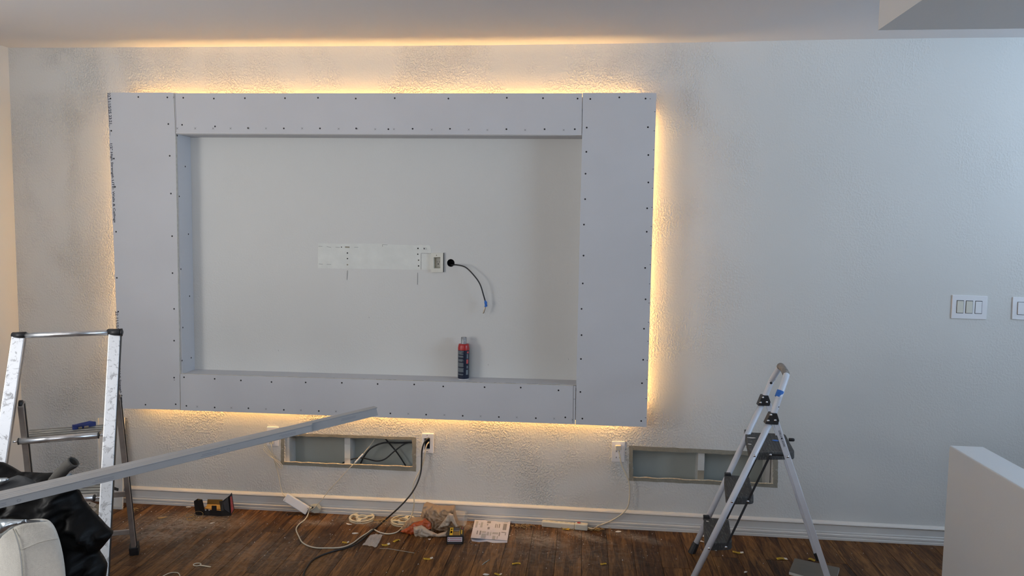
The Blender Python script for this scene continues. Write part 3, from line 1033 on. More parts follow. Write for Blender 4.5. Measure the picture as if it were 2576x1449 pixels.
# centre pass-through plate
t, c = plate('cable_plate', [(1061, 1091), (1090.5, 1091), (1090, 1140.5), (1061.3, 1139.5)], 'white cable pass-through plate with black and cream cords hanging out', 'wall plate', M['plate'], y=-.012)
for ch in list(t.children): bpy.data.objects.remove(ch)
out_ = [(p.x, p.z) for p in c]
inn_ = [(p.x, p.z) for p in pass_c]
bm = cdt_mesh([out_, inn_], lambda p: V((p[0], -.012, p[1])), lambda x, z: inside(out_, x, z) and not inside(inn_, x, z))
thicken(bm, (0, .012, 0))
from_bm('cover_plate', bm, M['plate'], t, bevel=.0022)
for v in (.08, .92):
    lathe('plate_screw', [(0, .0008), (.0018, .0008), (.0022, 0)], on(c, .46, v, -.0121), M['slot'], t, ax=(0, -1, 0), seg=10)

# left outlet (half hidden behind the beads)
t, c = plate('power_outlet', [(671, 1074), (700.5, 1074.5), (700, 1122.5), (670.5, 1121)], 'white outlet below the frame, partly behind the grey beads', 'power outlet', M['plate'], y=-.007)
for v in (.30, .70):
    patchbox('socket_face', c, .24, .76, v-.15, v+.15, -.007, -.0085, M['plate'], t, .0008)
    for u in (.38, .60): patchbox('socket_slot', c, u-.02, u+.02, v-.07, v+.02, -.0085, -.0088, M['slot'], t)
outlet_l = c
# right outlet
t, c = plate('power_outlet', [(1539.5, 1110.5), (1572.5, 1111), (1571, 1162.5), (1538.5, 1161.8)], 'white outlet with one cream plug between the two wall openings', 'power outlet', M['plate'], y=-.007)
patchbox('socket_face', c, .25, .75, .20, .80, -.007, -.0085, M['plate'], t, .0008)
for v in (.36, .66):
    for u in (.36, .60): patchbox('socket_slot', c, u-.022, u+.022, v+.08, v+.15, -.0085, -.0088, M['slot'], t)
outlet_r = c

# ================================================================== COAX CABLE IN NICHE
t = thing('coax_cable', (hc.x, 0, hc.z), 'black coax cable arching out of the round hole with blue tape', 'cable')
pts = [V((hc.x-.004, .04, hc.z-.003)), V((hc.x+.004, .002, hc.z-.010))]
for px, py, y in ((1150, 666.5, -.022), (1172, 673, -.036), (1194, 695, -.046), (1208, 716, -.048), (1216.5, 743, -.042), (1220.5, 757, -.036)):
    pts.append(W(px, py, y))
tube('cable_jacket', pts, .0036, M['blackcable'], t)
bm = bmesh.new()
bm_tube(bm, smooth_path([W(1220, 756, -.036), W(1222, 763, -.036), W(1221, 772, -.036)], 4), lambda t_: .0045+.0035*math.sin(t_*PI*1.2)**2, 7)
from_bm('blue_tape', bm, M['bluetape'], t)
slab('blue_tape', [W(1222, 762, -.034), W(1226, 767, -.034), W(1225.5, 772, -.034), W(1221, 768, -.034)], (0, -.001, 0), M['bluetape'], t)
tube('connector', [W(1220.5, 772, -.036), W(1219, 778, -.036), W(1215.5, 788, -.036)], .0042, M['brass'], t, seg=6)

# ================================================================== SPRAY CAN
cb = W(1166, 951, -.042)
zsh = zb_l+(zb_r-zb_l)*(cb.x-nx0)/(nx1-nx0)
cb = V((cb.x, -.045, zsh))
R_ = .0300
t = thing('spray_can', cb, 'small navy spray can with red shoulder and clear cap on the niche shelf', 'spray can')
H1 = W(1166, 873, -.045).z-zsh; H2 = W(1166, 866, -.045).z-zsh; H3 = W(1166, 848, -.045).z-zsh
lathe('can_body', [(0, .001), (R_*.93, .001), (R_*.99, .003), (R_, .008), (R_, H1-.012)], cb, M['canblue'], t, seg=40)
lathe('can_foot', [(0, 0), (R_*.96, 0), (R_*.98, .0025), (R_*.9, .003)], cb, M['plate'], t, seg=40)
lathe('can_shoulder', [(R_*1.005, H1-.014), (R_*1.01, H1-.004), (R_*.93, H1+.010), (R_*.88, H2+.002), (R_*.5, H2+.003), (0, H2+.003)], cb, M['red'], t, seg=40)
lathe('clear_cap', [(R_*.50, H2), (R_*.485, H3-.002), (R_*.44, H3), (0, H3), (0, H3-.0015), (R_*.42, H3-.0015), (R_*.45, H2)], cb, M['clearcap'], t, seg=32)
lathe('nozzle', [(R_*.4, H2+.001), (R_*.38, H2+.009), (R_*.22, H2+.012), (R_*.20, H3-.010), (0, H3-.009)], cb, M['plate'], t, seg=16)
def can_band(z0_, z1_, a0, a1, material, label=None):
    bm_ = bmesh.new(); n_ = 10
    lo = []; hi = []
    for k in range(n_+1):
        a = math.radians(a0+(a1-a0)*k/n_)
        d_ = V((math.sin(a), -math.cos(a), 0))*(R_+.0003)
        lo.append(bm_.verts.new(cb+d_+V((0, 0, z0_)))); hi.append(bm_.verts.new(cb+d_+V((0, 0, z1_))))
    for k in range(n_): bm_.faces.new((lo[k], lo[k+1], hi[k+1], hi[k]))
    return bm_
bmj = bmesh.new()
rnd = random.Random(8)
z = .024; top_ = H1-.018
allb = []
while z < top_:
    hgt = .0022
    skip = any(abs(z-top_*q) < .0035 for q in (.22, .42, .60, .74, .86))
    if not skip:
        b_ = can_band(z, z+hgt, -80, 14-rnd.random()*9 if rnd.random() < .7 else 14-rnd.random()*30, None)
        me_ = bpy.data.meshes.new('t'); b_.to_mesh(me_); b_.free(); bmj.from_mesh(me_); bpy.data.meshes.remove(me_)
    z += .0031
o = from_bm('printed_text', bmj, M['canprint'], t); o['kind'] = 'stuff'
for z0_, z1_, a0, a1, mm in ((H1-.030, H1-.020, 45, 70, 'canred'), (H1*.50, H1*.63, 38, 62, 'canred'), (H1*.66, H1*.80, 42, 60, 'canprint'), (H1*.15, H1*.30, 36, 62, 'canprint'), (H1*.35, H1*.43, 42, 58, 'canprint')):
    from_bm('printed_block', can_band(z0_, z1_, a0, a1, None), M[mm], t)

# ================================================================== CABLES IN THE OPENING
def cable(name, pts, r, material, label, cat='cable', group=None, seg=8):
    o_ = tube(name, pts, r, material, None, seg=seg)
    return tag(o_, label, cat, group)


cable('black_cable', [W(1060, 1113, .06), W(1035, 1113, .062), W(1000, 1114, .06), W(965, 1114, .055), W(935, 1126, .05), W(918, 1145, .048), W(906, 1168, .05), W(902, 1182, .06)], .0045, M['blackcable'], 'thick black cable looping left inside the left wall opening')
cable('black_cable', [W(1055, 1114, .05), W(1030, 1113, .05), W(1012, 1120, .045), W(990, 1137, .04), W(968, 1155, .035), W(948, 1160, .03), W(925, 1155, .022), W(905, 1152, .018), W(880, 1157, .02), W(862, 1165, .035)], .0036, M['blackcable'], 'thin black cable rising in an S-curve through the left wall opening')
cable('black_cable', [W(965, 1098, .07), W(978, 1114, .07), W(996, 1135, .068), W(1010, 1155, .066), W(1023, 1176, .066)], .0042, M['blackcable'], 'straight black cable crossing diagonally down in the left wall opening')

# power brick hanging on its lead, leaning on the baseboard
bA, bB, bC, bD = W(723, 1241.5, -.060), W(779.5, 1276, -.050), F(768, 1296, .001), W(711, 1260, -.075)
bC = W(768, 1295.5, -.066)
nrm = (bB-bA).cross(bD-bA).normalized()
if nrm.y > 0: nrm = -nrm
brick = thing('power_brick', ((bA+bC)/2), 'white LED power brick leaning against the baseboard', 'power adapter')
slab('housing', [bA, bB, bC, bD], -nrm*.030, M['plate'], brick, .004)
for p in (bA.lerp(bD, .8).lerp(bB.lerp(bC, .8), .05), bA.lerp(bD, .25).lerp(bB.lerp(bC, .25), .95)):
    lathe('housing_screw', [(0, .0006), (.0016, .0006), (.002, 0)], p, M['slot'], brick, ax=nrm, seg=8)
# grey plug adapter
pa = F(790, 1293, 0)
t = thing('plug_adapter', (pa.x, pa.y, 0), 'small grey plug adapter on the floor behind the white power brick', 'plug adapter')
ad = [W(781, 1272, -.062), W(796, 1272, -.058), W(803, 1281, -.055), W(801.5, 1290.5, -.056), W(790, 1291.5, -.062), W(779, 1284, -.066)]
bm = bmesh.new()
f_ = [bm.verts.new(p) for p in ad]; b_ = [bm.verts.new(p+V((.004, .030, 0))) for p in ad]
bm.faces.new(f_); bm.faces.new(b_[::-1])
for i in range(6): bm.faces.new((f_[i], b_[i], b_[(i+1) % 6], f_[(i+1) % 6]))
from_bm('housing', bm, M['greycable'], t, bevel=.002)
lathe('socket', [(0, .0006), (.0045, .0006), (.006, 0)], W(786, 1277, -.063), M['slot'], t, ax=(0, -1, 0), seg=12)
# thin white wire with inline connector
t = thing('led_lead', W(900, 1155, 0), 'thin white lead with inline connector running from the left opening to the power brick', 'cable')
tube('wire', [W(943, 1104, .03), W(930, 1122, .01), W(913, 1142, -.012)], .0016, M['whitecable'], t)
tube('inline_connector', [W(913, 1142, -.012), W(903, 1153, -.02), W(893, 1164, -.026)], .0042, M['plate'], t)
tube('wire', [W(893, 1164, -.026), W(872, 1185, -.04), W(850, 1210, -.052), W(828, 1233, -.060), W(812, 1254, -.066), W(795, 1273, -.070), W(782, 1283.5, -.070), W(777, 1285, -.064)], .0022, M['whitecable'], t)
# lead from the left outlet to the brick, with its tied coil
t = thing('power_lead', W(690, 1170, 0), 'cream lead from the half-hidden outlet down to the power brick', 'cable')
oy = -.0095
tube('wire', [W(681, 1113, oy-.010), W(683, 1124, oy-.016), W(685, 1140, -.018), W(689, 1155, -.014), W(694, 1172, -.012), W(699, 1190, -.012), W(704, 1215, -.016), W(709, 1237, -.028), W(715, 1246, -.045), W(719, 1249, -.056)], .0023, M['whitecable'], t)
slab('plug', [W(676, 1103, -.022), W(685, 1103, -.022), W(686, 1118, -.022), W(677, 1118, -.022)], (0, .0135, 0), M['whitecable'], t, .002)
# tied coil hanging beside it
for i, pl in enumerate(([(688, 1153), (678, 1140), (668, 1126), (664, 1122), (668, 1120), (677, 1133), (688, 1150), (700, 1160), (710, 1170), (709, 1178), (703, 1177), (694, 1165), (688, 1153)],
                        [(688, 1154), (676, 1146), (665, 1134), (662, 1129), (666, 1129), (675, 1142), (687, 1152), (698, 1163), (706, 1172), (703, 1175), (697, 1168), (688, 1154)],
                        [(687, 1152), (693, 1150), (694, 1147), (690, 1147), (687, 1152)])):
    tube('coiled_wire', [W(a, b, -.016-.004*i-.002*math.sin(k)) for k, (a, b) in enumerate(pl)], .0015 if i < 2 else .001, M['whitecable'], t, seg=6, sm=4)
# black cord: out of the centre plate and over the floor
blk = [V((cp.x+.012, .028, cp.z+.018)), W(1081, 1105, .004), W(1077, 1103, -.022), W(1067, 1114, -.038), W(1061.5, 1135, -.04), W(1060.5, 1165, -.045), W(1058, 1190, -.055), W(1049, 1217, -.075), W(1036, 1240, -.095), W(1018, 1262, -.115), W(997, 1283, -.14)]
blk += [F(x, y, z) for x, y, z in ((970, 1307, .012), (945, 1328, .0045), (925, 1345, .0045), (905, 1362, .009), (888, 1372, .011), (865, 1380, .0045), (840, 1386, .0045), (808, 1397, .0045), (785, 1410, .0045), (773, 1425, .0045), (765, 1440, .0045), (763, 1462, .0045))]
cable('extension_cord', blk, .0042, M['blackcable'], 'long black cord from the pass-through plate curling over the floor', 'cord')
# cream cord
wht = [V((cp.x+.004, .02, cp.z-.004)), W(1079, 1112, -.008), W(1073, 1121, -.024), W(1069, 1140, -.03), W(1066, 1158, -.03), W(1061, 1175, -.032), W(1050, 1196, -.040), W(1041, 1215, -.05), W(1038, 1234, -.056), W(1041, 1252, -.062), W(1041.5, 1270, -.07), W(1038, 1288, -.075), W(1033, 1300, -.09)]
wht += [F(x, y, z) for x, y, z in ((1020, 1317, .006), (1007, 1332, .004), (995, 1340, .004), (975, 1343, .004), (955, 1339, .004), (938, 1332, .0035), (922, 1342, .0035), (905, 1353, .0035), (888, 1366, .0035), (870, 1374, .0035), (850, 1378, .0035), (820, 1378.5, .0035), (795, 1378, .0035), (775, 1373, .0035), (760, 1364, .0035), (752, 1350, .0035), (745, 1332, .0035), (752, 1319, .0035), (765, 1309, .0035), (772, 1300, .006))] + [W(776, 1290, -.072), W(779, 1280, -.074), W(784, 1276, -.066)]
cable('extension_cord', wht, .0033, M['whitecable'], 'cream cord looping over the floor from the plug adapter to the pass-through plate', 'cord')

# ================================================================== POWER STRIP
q = [F(1362, 1321.5, 0)+V((0, -.021, 0)), F(1477, 1331.5, 0)+V((0, -.021, 0))]
ps = thing('power_strip', q[0].lerp(q[1], .5), 'off-white power strip with red switch lying along the baseboard', 'power strip')
ax_ = (q[1]-q[0]).normalized(); bk_ = V((-ax_.y, ax_.x, 0))
L_ = (q[1]-q[0]).length
q[0] = q[0]+ax_*.002
W_ = .028
sh = V((0, -.002, 0))
body = [q[0], q[0]+ax_*L_*.72, q[0]+ax_*L_*.72+bk_*W_, q[0]+bk_*W_]
slab('housing', body, (0, 0, .030), M['stripplastic'], ps, .005)
e0 = q[0]+ax_*L_*.722-bk_*.003
slab('switch_housing', [e0, e0+ax_*L_*.278, e0+ax_*L_*.278+bk_*(W_+.004), e0+bk_*(W_+.004)], (0, 0, .033), M['stripplastic'], ps, .005)
for k in range(6):
    c0 = q[0]+ax_*(L_*(.07+k*.108))+bk_*.010+V((0, 0, .0302))
    o = slab('socket', [c0, c0+ax_*.016, c0+ax_*.016+bk_*.012, c0+bk_*.012], (0, 0, .0006), M['stripplastic'], ps)
    slab('socket_slot', [c0+ax_*.004+bk_*.002+V((0, 0, .0006)), c0+ax_*.0055+bk_*.002+V((0, 0, .0006)), c0+ax_*.0055+bk_*.009+V((0, 0, .0006)), c0+ax_*.004+bk_*.009+V((0, 0, .0006))], (0, 0, .0003), M['slot'], ps)
    slab('socket_slot', [c0+ax_*.010+bk_*.002+V((0, 0, .0006)), c0+ax_*.0115+bk_*.002+V((0, 0, .0006)), c0+ax_*.0115+bk_*.009+V((0, 0, .0006)), c0+ax_*.010+bk_*.009+V((0, 0, .0006))], (0, 0, .0003), M['slot'], ps)
c0 = e0+ax_*L_*.05+bk_*.010+V((0, 0, .033))
o = slab('switch', [c0, c0+ax_*.016, c0+ax_*.016+bk_*.014, c0+bk_*.014], (0, 0, .004), M['switchred'], ps, .001)
o['label'] = 'red rocker switch'
tip = q[0]+ax_*L_
cord = tube('cord', [tip+V((-.004, .014, .014)), tip+ax_*.03+V((0, .010, .010)), W(1505, 1322.5, -.026), W(1520, 1317.5, -.027), W(1545, 1306, -.030), W(1567, 1291, -.032), W(1579, 1275, -.034), W(1583, 1258, -.034), W(1584, 1235, -.032), W(1582, 1212, -.030), W(1573, 1190, -.028), W(1566, 1175, -.026), W(1561.5, 1160, -.026), W(1559, 1145, -.026), W(1556.5, 1135, -.024)], .0036, M['whitecable'], ps)
slab('plug', [W(1549, 1121.5, -.026), W(1562.5, 1121.5, -.026), W(1562, 1133, -.026), W(1550, 1133, -.026)], (0, .0175, 0), M['whitecable'], ps, .002)

# ================================================================== FLOOR CLUTTER
# open black carton
t = thing('open_carton', F(540, 1298), 'opened black carton with golden inside lying by the baseboard', 'box')
fl = F(518, 1296); fr_ = F(577, 1300)
y0_ = fl.y
def panel(name, pts, off, mname, lbl=None):
    o_ = slab(name, pts, off, M[mname], t)
    if lbl: o_['label'] = lbl
    return o_
yF = F(530, 1297).y
# front wall, printed
panel('front_panel', [W(508, 1281, yF), W(557, 1285, yF), W(557, 1298.5, yF), W(512, 1297.5, yF)], (0, .0012, 0), 'blackcard')
panel('closure_tab', [W(532.5, 1272, yF), W(544.5, 1272, yF), W(545, 1287, yF), W(532, 1287, yF)], (0, .0012, 0), 'blackcard')
# bottom, golden inside
fb = [V((W(508, 1285, yF).x, yF+.001, .002)), V((W(557, 1285, yF).x, yF+.001, .002)), V((W(557, 1285, yF).x, yF+.075, .002)), V((W(512, 1285, yF).x, yF+.075, .002))]
panel('bottom_panel', fb, (0, 0, .0015), 'kraft')
yB = yF+.070
panel('back_panel', [W(522, 1256, yB), W(560, 1257, yB), W(560, 1270, yB), W(521, 1268, yB)], (0, .0012, 0), 'kraftd', 'brown upper flap')
panel('inner_ramp', [W(522, 1268, yB-.002), W(556, 1270, yB-.002), W(554, 1281, yF+.006), W(515, 1279, yF+.006)], (0, .001, -.002), 'kraft', 'golden inside face')
# left triangular tube end
panel('side_panel', [W(487.5, 1261, yF-.004), W(509, 1256.5, yF-.010), W(514, 1279, yF-.004), W(513.5, 1296, yF-.002)], (0, .0012, 0), 'blackcard')
panel('side_panel', [W(487.5, 1261, yF-.004), W(513.5, 1296, yF-.002), W(501, 1297.5, yF-.002), W(492, 1296, yF-.002)], (0, .0012, 0), 'blackcard')
panel('side_panel', [W(487.5, 1261, yF-.004), W(497, 1254.5, yF+.03), W(500, 1285, yF+.03), W(492, 1296, yF)], (0, .0012, 0), 'blackcard')
panel('side_panel', [W(497, 1254.5, yF+.03), W(509, 1256.5, yF-.008), W(514, 1279, yF-.002), W(500, 1285, yF+.03)], (0, .0012, 0), 'kraftd')
# right end raised lid
yr = yF+.004
panel('lid_panel', [W(551.5, 1261, yr+.04), W(560, 1260, yr+.02), W(566, 1285, yr), W(556, 1286, yr)], (0, .0012, 0), 'blackcard')
panel('lid_panel', [W(560, 1260, yr+.01), W(578, 1246, yr+.0), W(581, 1297, yr-.012), W(563, 1284, yr)], (0, .0012, 0), 'blackcard')
panel('lid_label', [W(561.5, 1263.5, yr+.006), W(574, 1250, yr-.004), W(578, 1290, yr-.013), W(565, 1281, yr-.003)], (0, -.0006, 0), 'greyprint', 'dark grey printed window')
panel('lid_edge', [W(578, 1246, yr), W(583, 1239, yr+.012), W(589.5, 1282, yr+.012), W(581, 1297, yr-.012)], (0, .0012, 0), 'blackcard')
panel('lid_label', [W(578.6, 1250, yr-.003), W(583, 1248, yr+.006), W(588, 1281, yr+.006), W(582, 1292, yr-.011)], (0, -.0006, 0), 'redprint', 'red printed edge')
panel('lid_edge', [W(557, 1285, yF), W(566, 1283, yF), W(581, 1297, yr-.012), W(557, 1298.5, yF-.003)], (0, .0012, 0), 'blackcard')
for dx in (515.5, 524.5):
    panel('printed_mark', [W(dx, 1281, yF-.0003), W(dx+3.6, 1281.3, yF-.0003), W(dx+3.4, 1284.6, yF-.0003), W(dx, 1284.4, yF-.0003)], (0, -.0002, 0), 'whiteprint')
for k in range(4):
    panel('printed_mark', [W(513, 1286+k*2.4, yF-.0003), W(527, 1286.5+k*2.4, yF-.0003), W(527, 1287.2+k*2.4, yF-.0003), W(513, 1286.7+k*2.4, yF-.0003)], (0, -.0002, 0), 'greyprint')
# twine tangle beside it
bm = bmesh.new()
rnd = random.Random(21)
for i in range(9):
    c = F(498+rnd.uniform(-18, 12), 1300+rnd.uniform(-6, 6), 0)
    r_ = rnd.uniform(.012, .028)
    a0 = rnd.uniform(0, 6)
    til = rnd.uniform(.2, 1.2)
    P_ = []
    for k in range(14):
        a = a0+k*.42
        P_.append(V((c.x+r_*math.cos(a), c.y-.02+r_*math.sin(a)*math.cos(til)*.6, max(.002, r_*.55*(1+math.sin(a))*math.sin(til)+.002))))
    bm_tube(bm, smooth_path(P_, 3), .0009, 5)
tag(from_bm('twine_tangle', bm, M['shaving'], None, smooth=True), 'small tangle of tan twine in front of the black carton', 'twine')

# spools
def spool(px, py, label, z=.004, rot=0.0):
    c = F(px, py, 0)
    t_ = thing('empty_spool', c, label, 'spool', None)
    Ro = .068
    bm_ = bmesh.new()
    def annulus(ro, ri, z0, z1, seg=36):
        rr = []
        for r_, zz in ((ro, z0), (ro, z1), (ri, z1), (ri, z0)):
            rr.append([bm_.verts.new(c+V((r_*math.cos(2*PI*k/seg), r_*math.sin(2*PI*k/seg), zz))) for k in range(seg)])
        for a in range(4):
            A, B = rr[a], rr[(a+1) % 4]
            for k in range(seg): bm_.faces.new((A[k], A[(k+1) % seg], B[(k+1) % seg], B[k]))
    annulus(Ro, Ro*.86, .0, .0025)
    annulus(Ro, Ro*.86, .010, .0125)
    annulus(Ro*.46, Ro*.30, .0, .0125)
    from_bm('rim', bm_, M['spool'], t_, smooth=False)
    for k in range(3):
        a = rot+k*2*PI/3
        d_ = V((math.cos(a), math.sin(a), 0))
        for zz in (.0012, .0112):
            beam('spoke', c+d_*Ro*.42+V((0, 0, zz)), c+d_*Ro*.9+V((0, 0, zz)), .020, (-d_.y, d_.x, 0), .0022, M['spool'], t_)
    return t_
spool(910, 1305.5, 'empty cream spool lying on the floor by the baseboard, left of the tan bag', rot=.5)
spool(1015, 1313, 'empty cream spool partly under the tan plastic bag', rot=1.4)


# crumpled objects from an outline standing at its own depth
def inflate(name, px, y, T, material, parent=None, seed=0, fold=.5, nscale=6.0, step=.02, rad=.06, tilt=None, flat_back=False, cell=1.0, ymin=None):
    pts = [W(p[0], p[1], y) for p in px]
    poly = [(p.x, p.z) for p in pts]
    dense_ = []
    for i in range(len(poly)):
        a, b = V(poly[i]), V(poly[(i+1) % len(poly)])
        n_ = max(1, int((b-a).length/step))
        for q_ in range(n_): dense_.append(tuple(a.lerp(b, q_/n_)))
    xs_ = [p[0] for p in poly]; zs_ = [p[1] for p in poly]
    ex = []
    x_ = min(xs_); k = 0
    while x_ < max(xs_):
        z_ = min(zs_)+(step*.5 if k % 2 else 0)
        while z_ < max(zs_):
            if inside(poly, x_, z_) and dist_poly(poly, x_, z_) > step*.45: ex.append((x_, z_))
            z_ += step
        x_ += step*.87; k += 1
    bm_ = bmesh.new()
    vs_ = [V(p) for p in dense_]+[V(p) for p in ex]
    es_ = [(i, (i+1) % len(dense_)) for i in range(len(dense_))]
    ov, oe, of, *_ = geometry.delaunay_2d_cdt(vs_, es_, [], 0, 1e-6)
    fr1, bk1 = [], []
    for p in ov:
        d_ = dist_poly(poly, p.x, p.y)
        u_ = min(1.0, d_/rad)
        h_ = T*math.sqrt(max(0, 1-(1-u_)**2))
        nz = noise.noise(V((p.x*nscale, p.y*nscale*cell, seed*3.7)))
        rg = 1-abs(noise.noise(V((p.x*nscale*1.7+9, p.y*nscale*.9*cell, seed*1.3))))*2
        w1 = noise.noise(V((p.x*nscale*1.2+4, p.y*nscale*1.2, seed*2.1)))
        uu = (p.x*.8+p.y*.6)*nscale*3.2*cell + w1*2.6
        crease = abs((uu % 2.0)-1.0)
        vv2 = (p.x*.5-p.y*.9)*nscale*4.6 + w1*3.1+seed
        crease2 = abs((vv2 % 2.0)-1.0)
        f2 = T*fold*(nz+.5*rg+.75*crease+.45*crease2-.5)*min(1, d_/(step*1.5))
        dy = 0 if tilt is None else tilt(p.x, p.y)
        yy = y-h_-f2+dy
        fr1.append(bm_.verts.new((p.x, yy, p.y)))
        bk1.append(None if d_ < 1e-5 else bm_.verts.new((p.x, y+(0 if flat_back else h_)+dy+.001, p.y)))
    for f in of:
        c_ = sum((ov[i] for i in f), V((0, 0)))/len(f)
        if not inside(poly, c_.x, c_.y): continue
        try:
            bm_.faces.new([fr1[i] for i in f])
            g_ = [(bk1[i] or fr1[i]) for i in reversed(f)]
            bm_.faces.new(g_)
        except ValueError:
            pass
    bmesh.ops.delete(bm_, geom=[v for v in bm_.verts if not v.link_faces], context='VERTS')
    return from_bm(name, bm_, material, parent, smooth=True)


# tan plastic bag
t = thing('plastic_bag', F(1080, 1345), 'crumpled tan plastic bag with orange print on the floor by the baseboard', 'plastic bag')
by = -.13
inflate('bag_body', [(1057, 1303), (1066, 1268), (1072, 1263.5), (1100, 1272), (1127, 1273), (1145, 1272), (1147, 1290), (1150, 1303), (1158, 1322), (1145, 1333), (1110, 1343), (1080, 1338), (1050, 1330)], by, .045, M['bag'], t, 3, .42, 19, .0045, .05)
inflate('bag_fold', [(1006, 1335), (1020, 1313), (1035, 1302), (1055, 1301), (1072, 1303), (1080, 1322), (1060, 1340), (1040, 1346)], by-.05, .03, M['bag'], t, 5, .5, 22, .0045, .03)
o = inflate('bag_print', [(1006, 1337), (1025, 1327), (1042, 1314), (1063, 1309), (1068, 1303), (1084, 1316), (1085, 1331), (1066, 1336), (1048, 1341), (1036, 1345), (1018, 1341)], by-.090, .014, M['orange'], t, 8, .6, 26, .0045, .02)
o['label'] = 'orange printed area of the bag'
inflate('bag_handle', [(1040, 1326), (1061, 1321), (1080, 1334), (1100, 1343), (1125, 1336), (1126, 1349), (1105, 1351), (1085, 1350), (1045, 1353), (1041, 1343)], by-.115, .014, M['bagwhite'], t, 10, .6, 20, .0045, .02)
inflate('bag_handle', [(1117, 1308), (1129, 1290), (1140, 1294), (1148, 1318), (1153, 1325), (1146, 1327), (1136, 1312), (1130, 1322), (1110, 1328), (1100, 1330)], by-.060, .012, M['bagwhite'], t, 12, .6, 24, .0045, .015)
# clear blister
bc = F(1160, 1316, 0)
t = thing('clear_tub', bc, 'clear empty plastic tub on its side at the right of the tan bag', 'plastic tub')
a0 = W(1146, 1302, -.075)
lathe('tub_wall', [(.001, 0), (.034, .0), (.038, .006), (.037, .050), (.041, .054), (.041, .058), (.036, .058)], V((a0.x, -.085, .0415)), M['clear'], t, ax=(1, -.12, -.05), seg=24)

# screw box
q0 = [F(1123.5, 1369.5, 0), F(1165, 1369.5, 0)]
bx = thing('screw_box', q0[0].lerp(q0[1], .5), 'small black and yellow screw carton in front of the tan bag', 'box')
axx = (q0[1]-q0[0]).normalized(); bkk = V((-axx.y, axx.x, 0)); Lb = (q0[1]-q0[0]).length
hb = W(1124, 1347.5, q0[0].y).z
farp = F(1126.5, 1327, hb)
Db = (farp-q0[0]).dot(bkk)
base4 = [q0[0], q0[1], q0[1]+bkk*Db, q0[0]+bkk*Db]
slab('carton', base4, (0, 0, hb), M['blackcard'], bx, .001)
def on_top(u0, u1, v0, v1, mname, nm='printed_block', h=.0004):
    c_ = [q0[0]+axx*(Lb*u)+bkk*(Db*v)+V((0, 0, hb)) for u, v in ((u0, v0), (u1, v0), (u1, v1), (u0, v1))]
    return slab(nm, c_, (0, 0, h), M[mname], bx)
def on_front(u0, u1, v0, v1, mname, nm='printed_block', h=.0004):
    c_ = [q0[0]+axx*(Lb*u)+V((0, 0, hb*v)) for u, v in ((u0, v0), (u1, v0), (u1, v1), (u0, v1))]
    return slab(nm, c_, -bkk*h, M[mname], bx)
on_top(.16, .36, .05, .97, 'yellow'); on_top(.38, .75, .05, .55, 'kraftd'); on_top(.38, .75, .50, .60, 'greyink'); on_top(.40, .78, .66, .92, 'greyprint')
on_top(.76, .79, .05, .95, 'yellow'); on_top(.86, .92, .2, .70, 'yellow'); on_top(.86, .94, .82, .95, 'redprint')
on_top(.20, .31, .30, .55, 'kraftd'); on_top(.22, .31, .70, .85, 'kraftd')
on_front(.05, .94, .30, .84, 'paper', h=.0005)
for v in (.38, .45, .63, .70):
    on_front(.18, .90, v, v+.04, 'redprint', h=.0007)
for v in (.40, .65):
    on_front(.08, .14, v, v+.10, 'redprint', h=.0008)
on_front(.05, .90, .10, .17, 'greyprint', h=.0005)

# folded leaflet
lf = thing('instruction_leaflet', F(1235, 1362), 'folded white printed leaflet lying on the floor beside the screw carton', 'leaflet')
def leaf_pt(u, v, lift=0.0):
    a = V((1194.5+90*u, 1307.5+2.5*u)); b = V((1184+92*u, 1353+7*u))
    p_ = a.lerp(b, v)
    hgt = .016*(1-.25*v)*(.55+.45*math.sin(u*5.2+1.0)) + .004*math.sin(u*13+v*5)
    return F(p_.x, p_.y, max(.004, hgt)+lift)
def leaf(name, u0, u1, v0, v1, lift, material, parent, nu=14, nv=8, thick=.0003):
    bm_ = bmesh.new()
    G_ = [[bm_.verts.new(leaf_pt(u0+(u1-u0)*i/nu, v0+(v1-v0)*j/nv, lift)) for j in range(nv+1)] for i in range(nu+1)]
    for i in range(nu):
        for j in range(nv): bm_.faces.new((G_[i][j], G_[i+1][j], G_[i+1][j+1], G_[i][j+1]))
    thicken(bm_, (0, 0, -thick))
    return from_bm(name, bm_, material, parent, smooth=False)
leaf('sheet', 0, 1, 0, 1, 0, M['paper'], lf, 24, 10)
bm_ = bmesh.new()
lowp = [(1184, 1353), (1187, 1361), (1205, 1363.5), (1225, 1362), (1240, 1365.5), (1276, 1365), (1277, 1356)]
tp = [leaf_pt(u, 1, -.0008) for u in (0, .04, .22, .45, .62, .97, 1)]
lo_ = [F(x, y, .0012) for x, y in lowp]
bk2 = [leaf_pt(u, .2, 0) for u in (0, .04, .22, .45, .62, .97, 1)]
bk2 = [V((p.x, p.y, .0012)) for p in bk2]
A_ = [bm_.verts.new(p) for p in lo_]; B_ = [bm_.verts.new(p) for p in bk2]
for i in range(6): bm_.faces.new((A_[i], A_[i+1], B_[i+1], B_[i]))
thicken(bm_, (0, 0, -.0006))
from_bm('lower_sheet', bm_, M['paper_shaded'], lf)
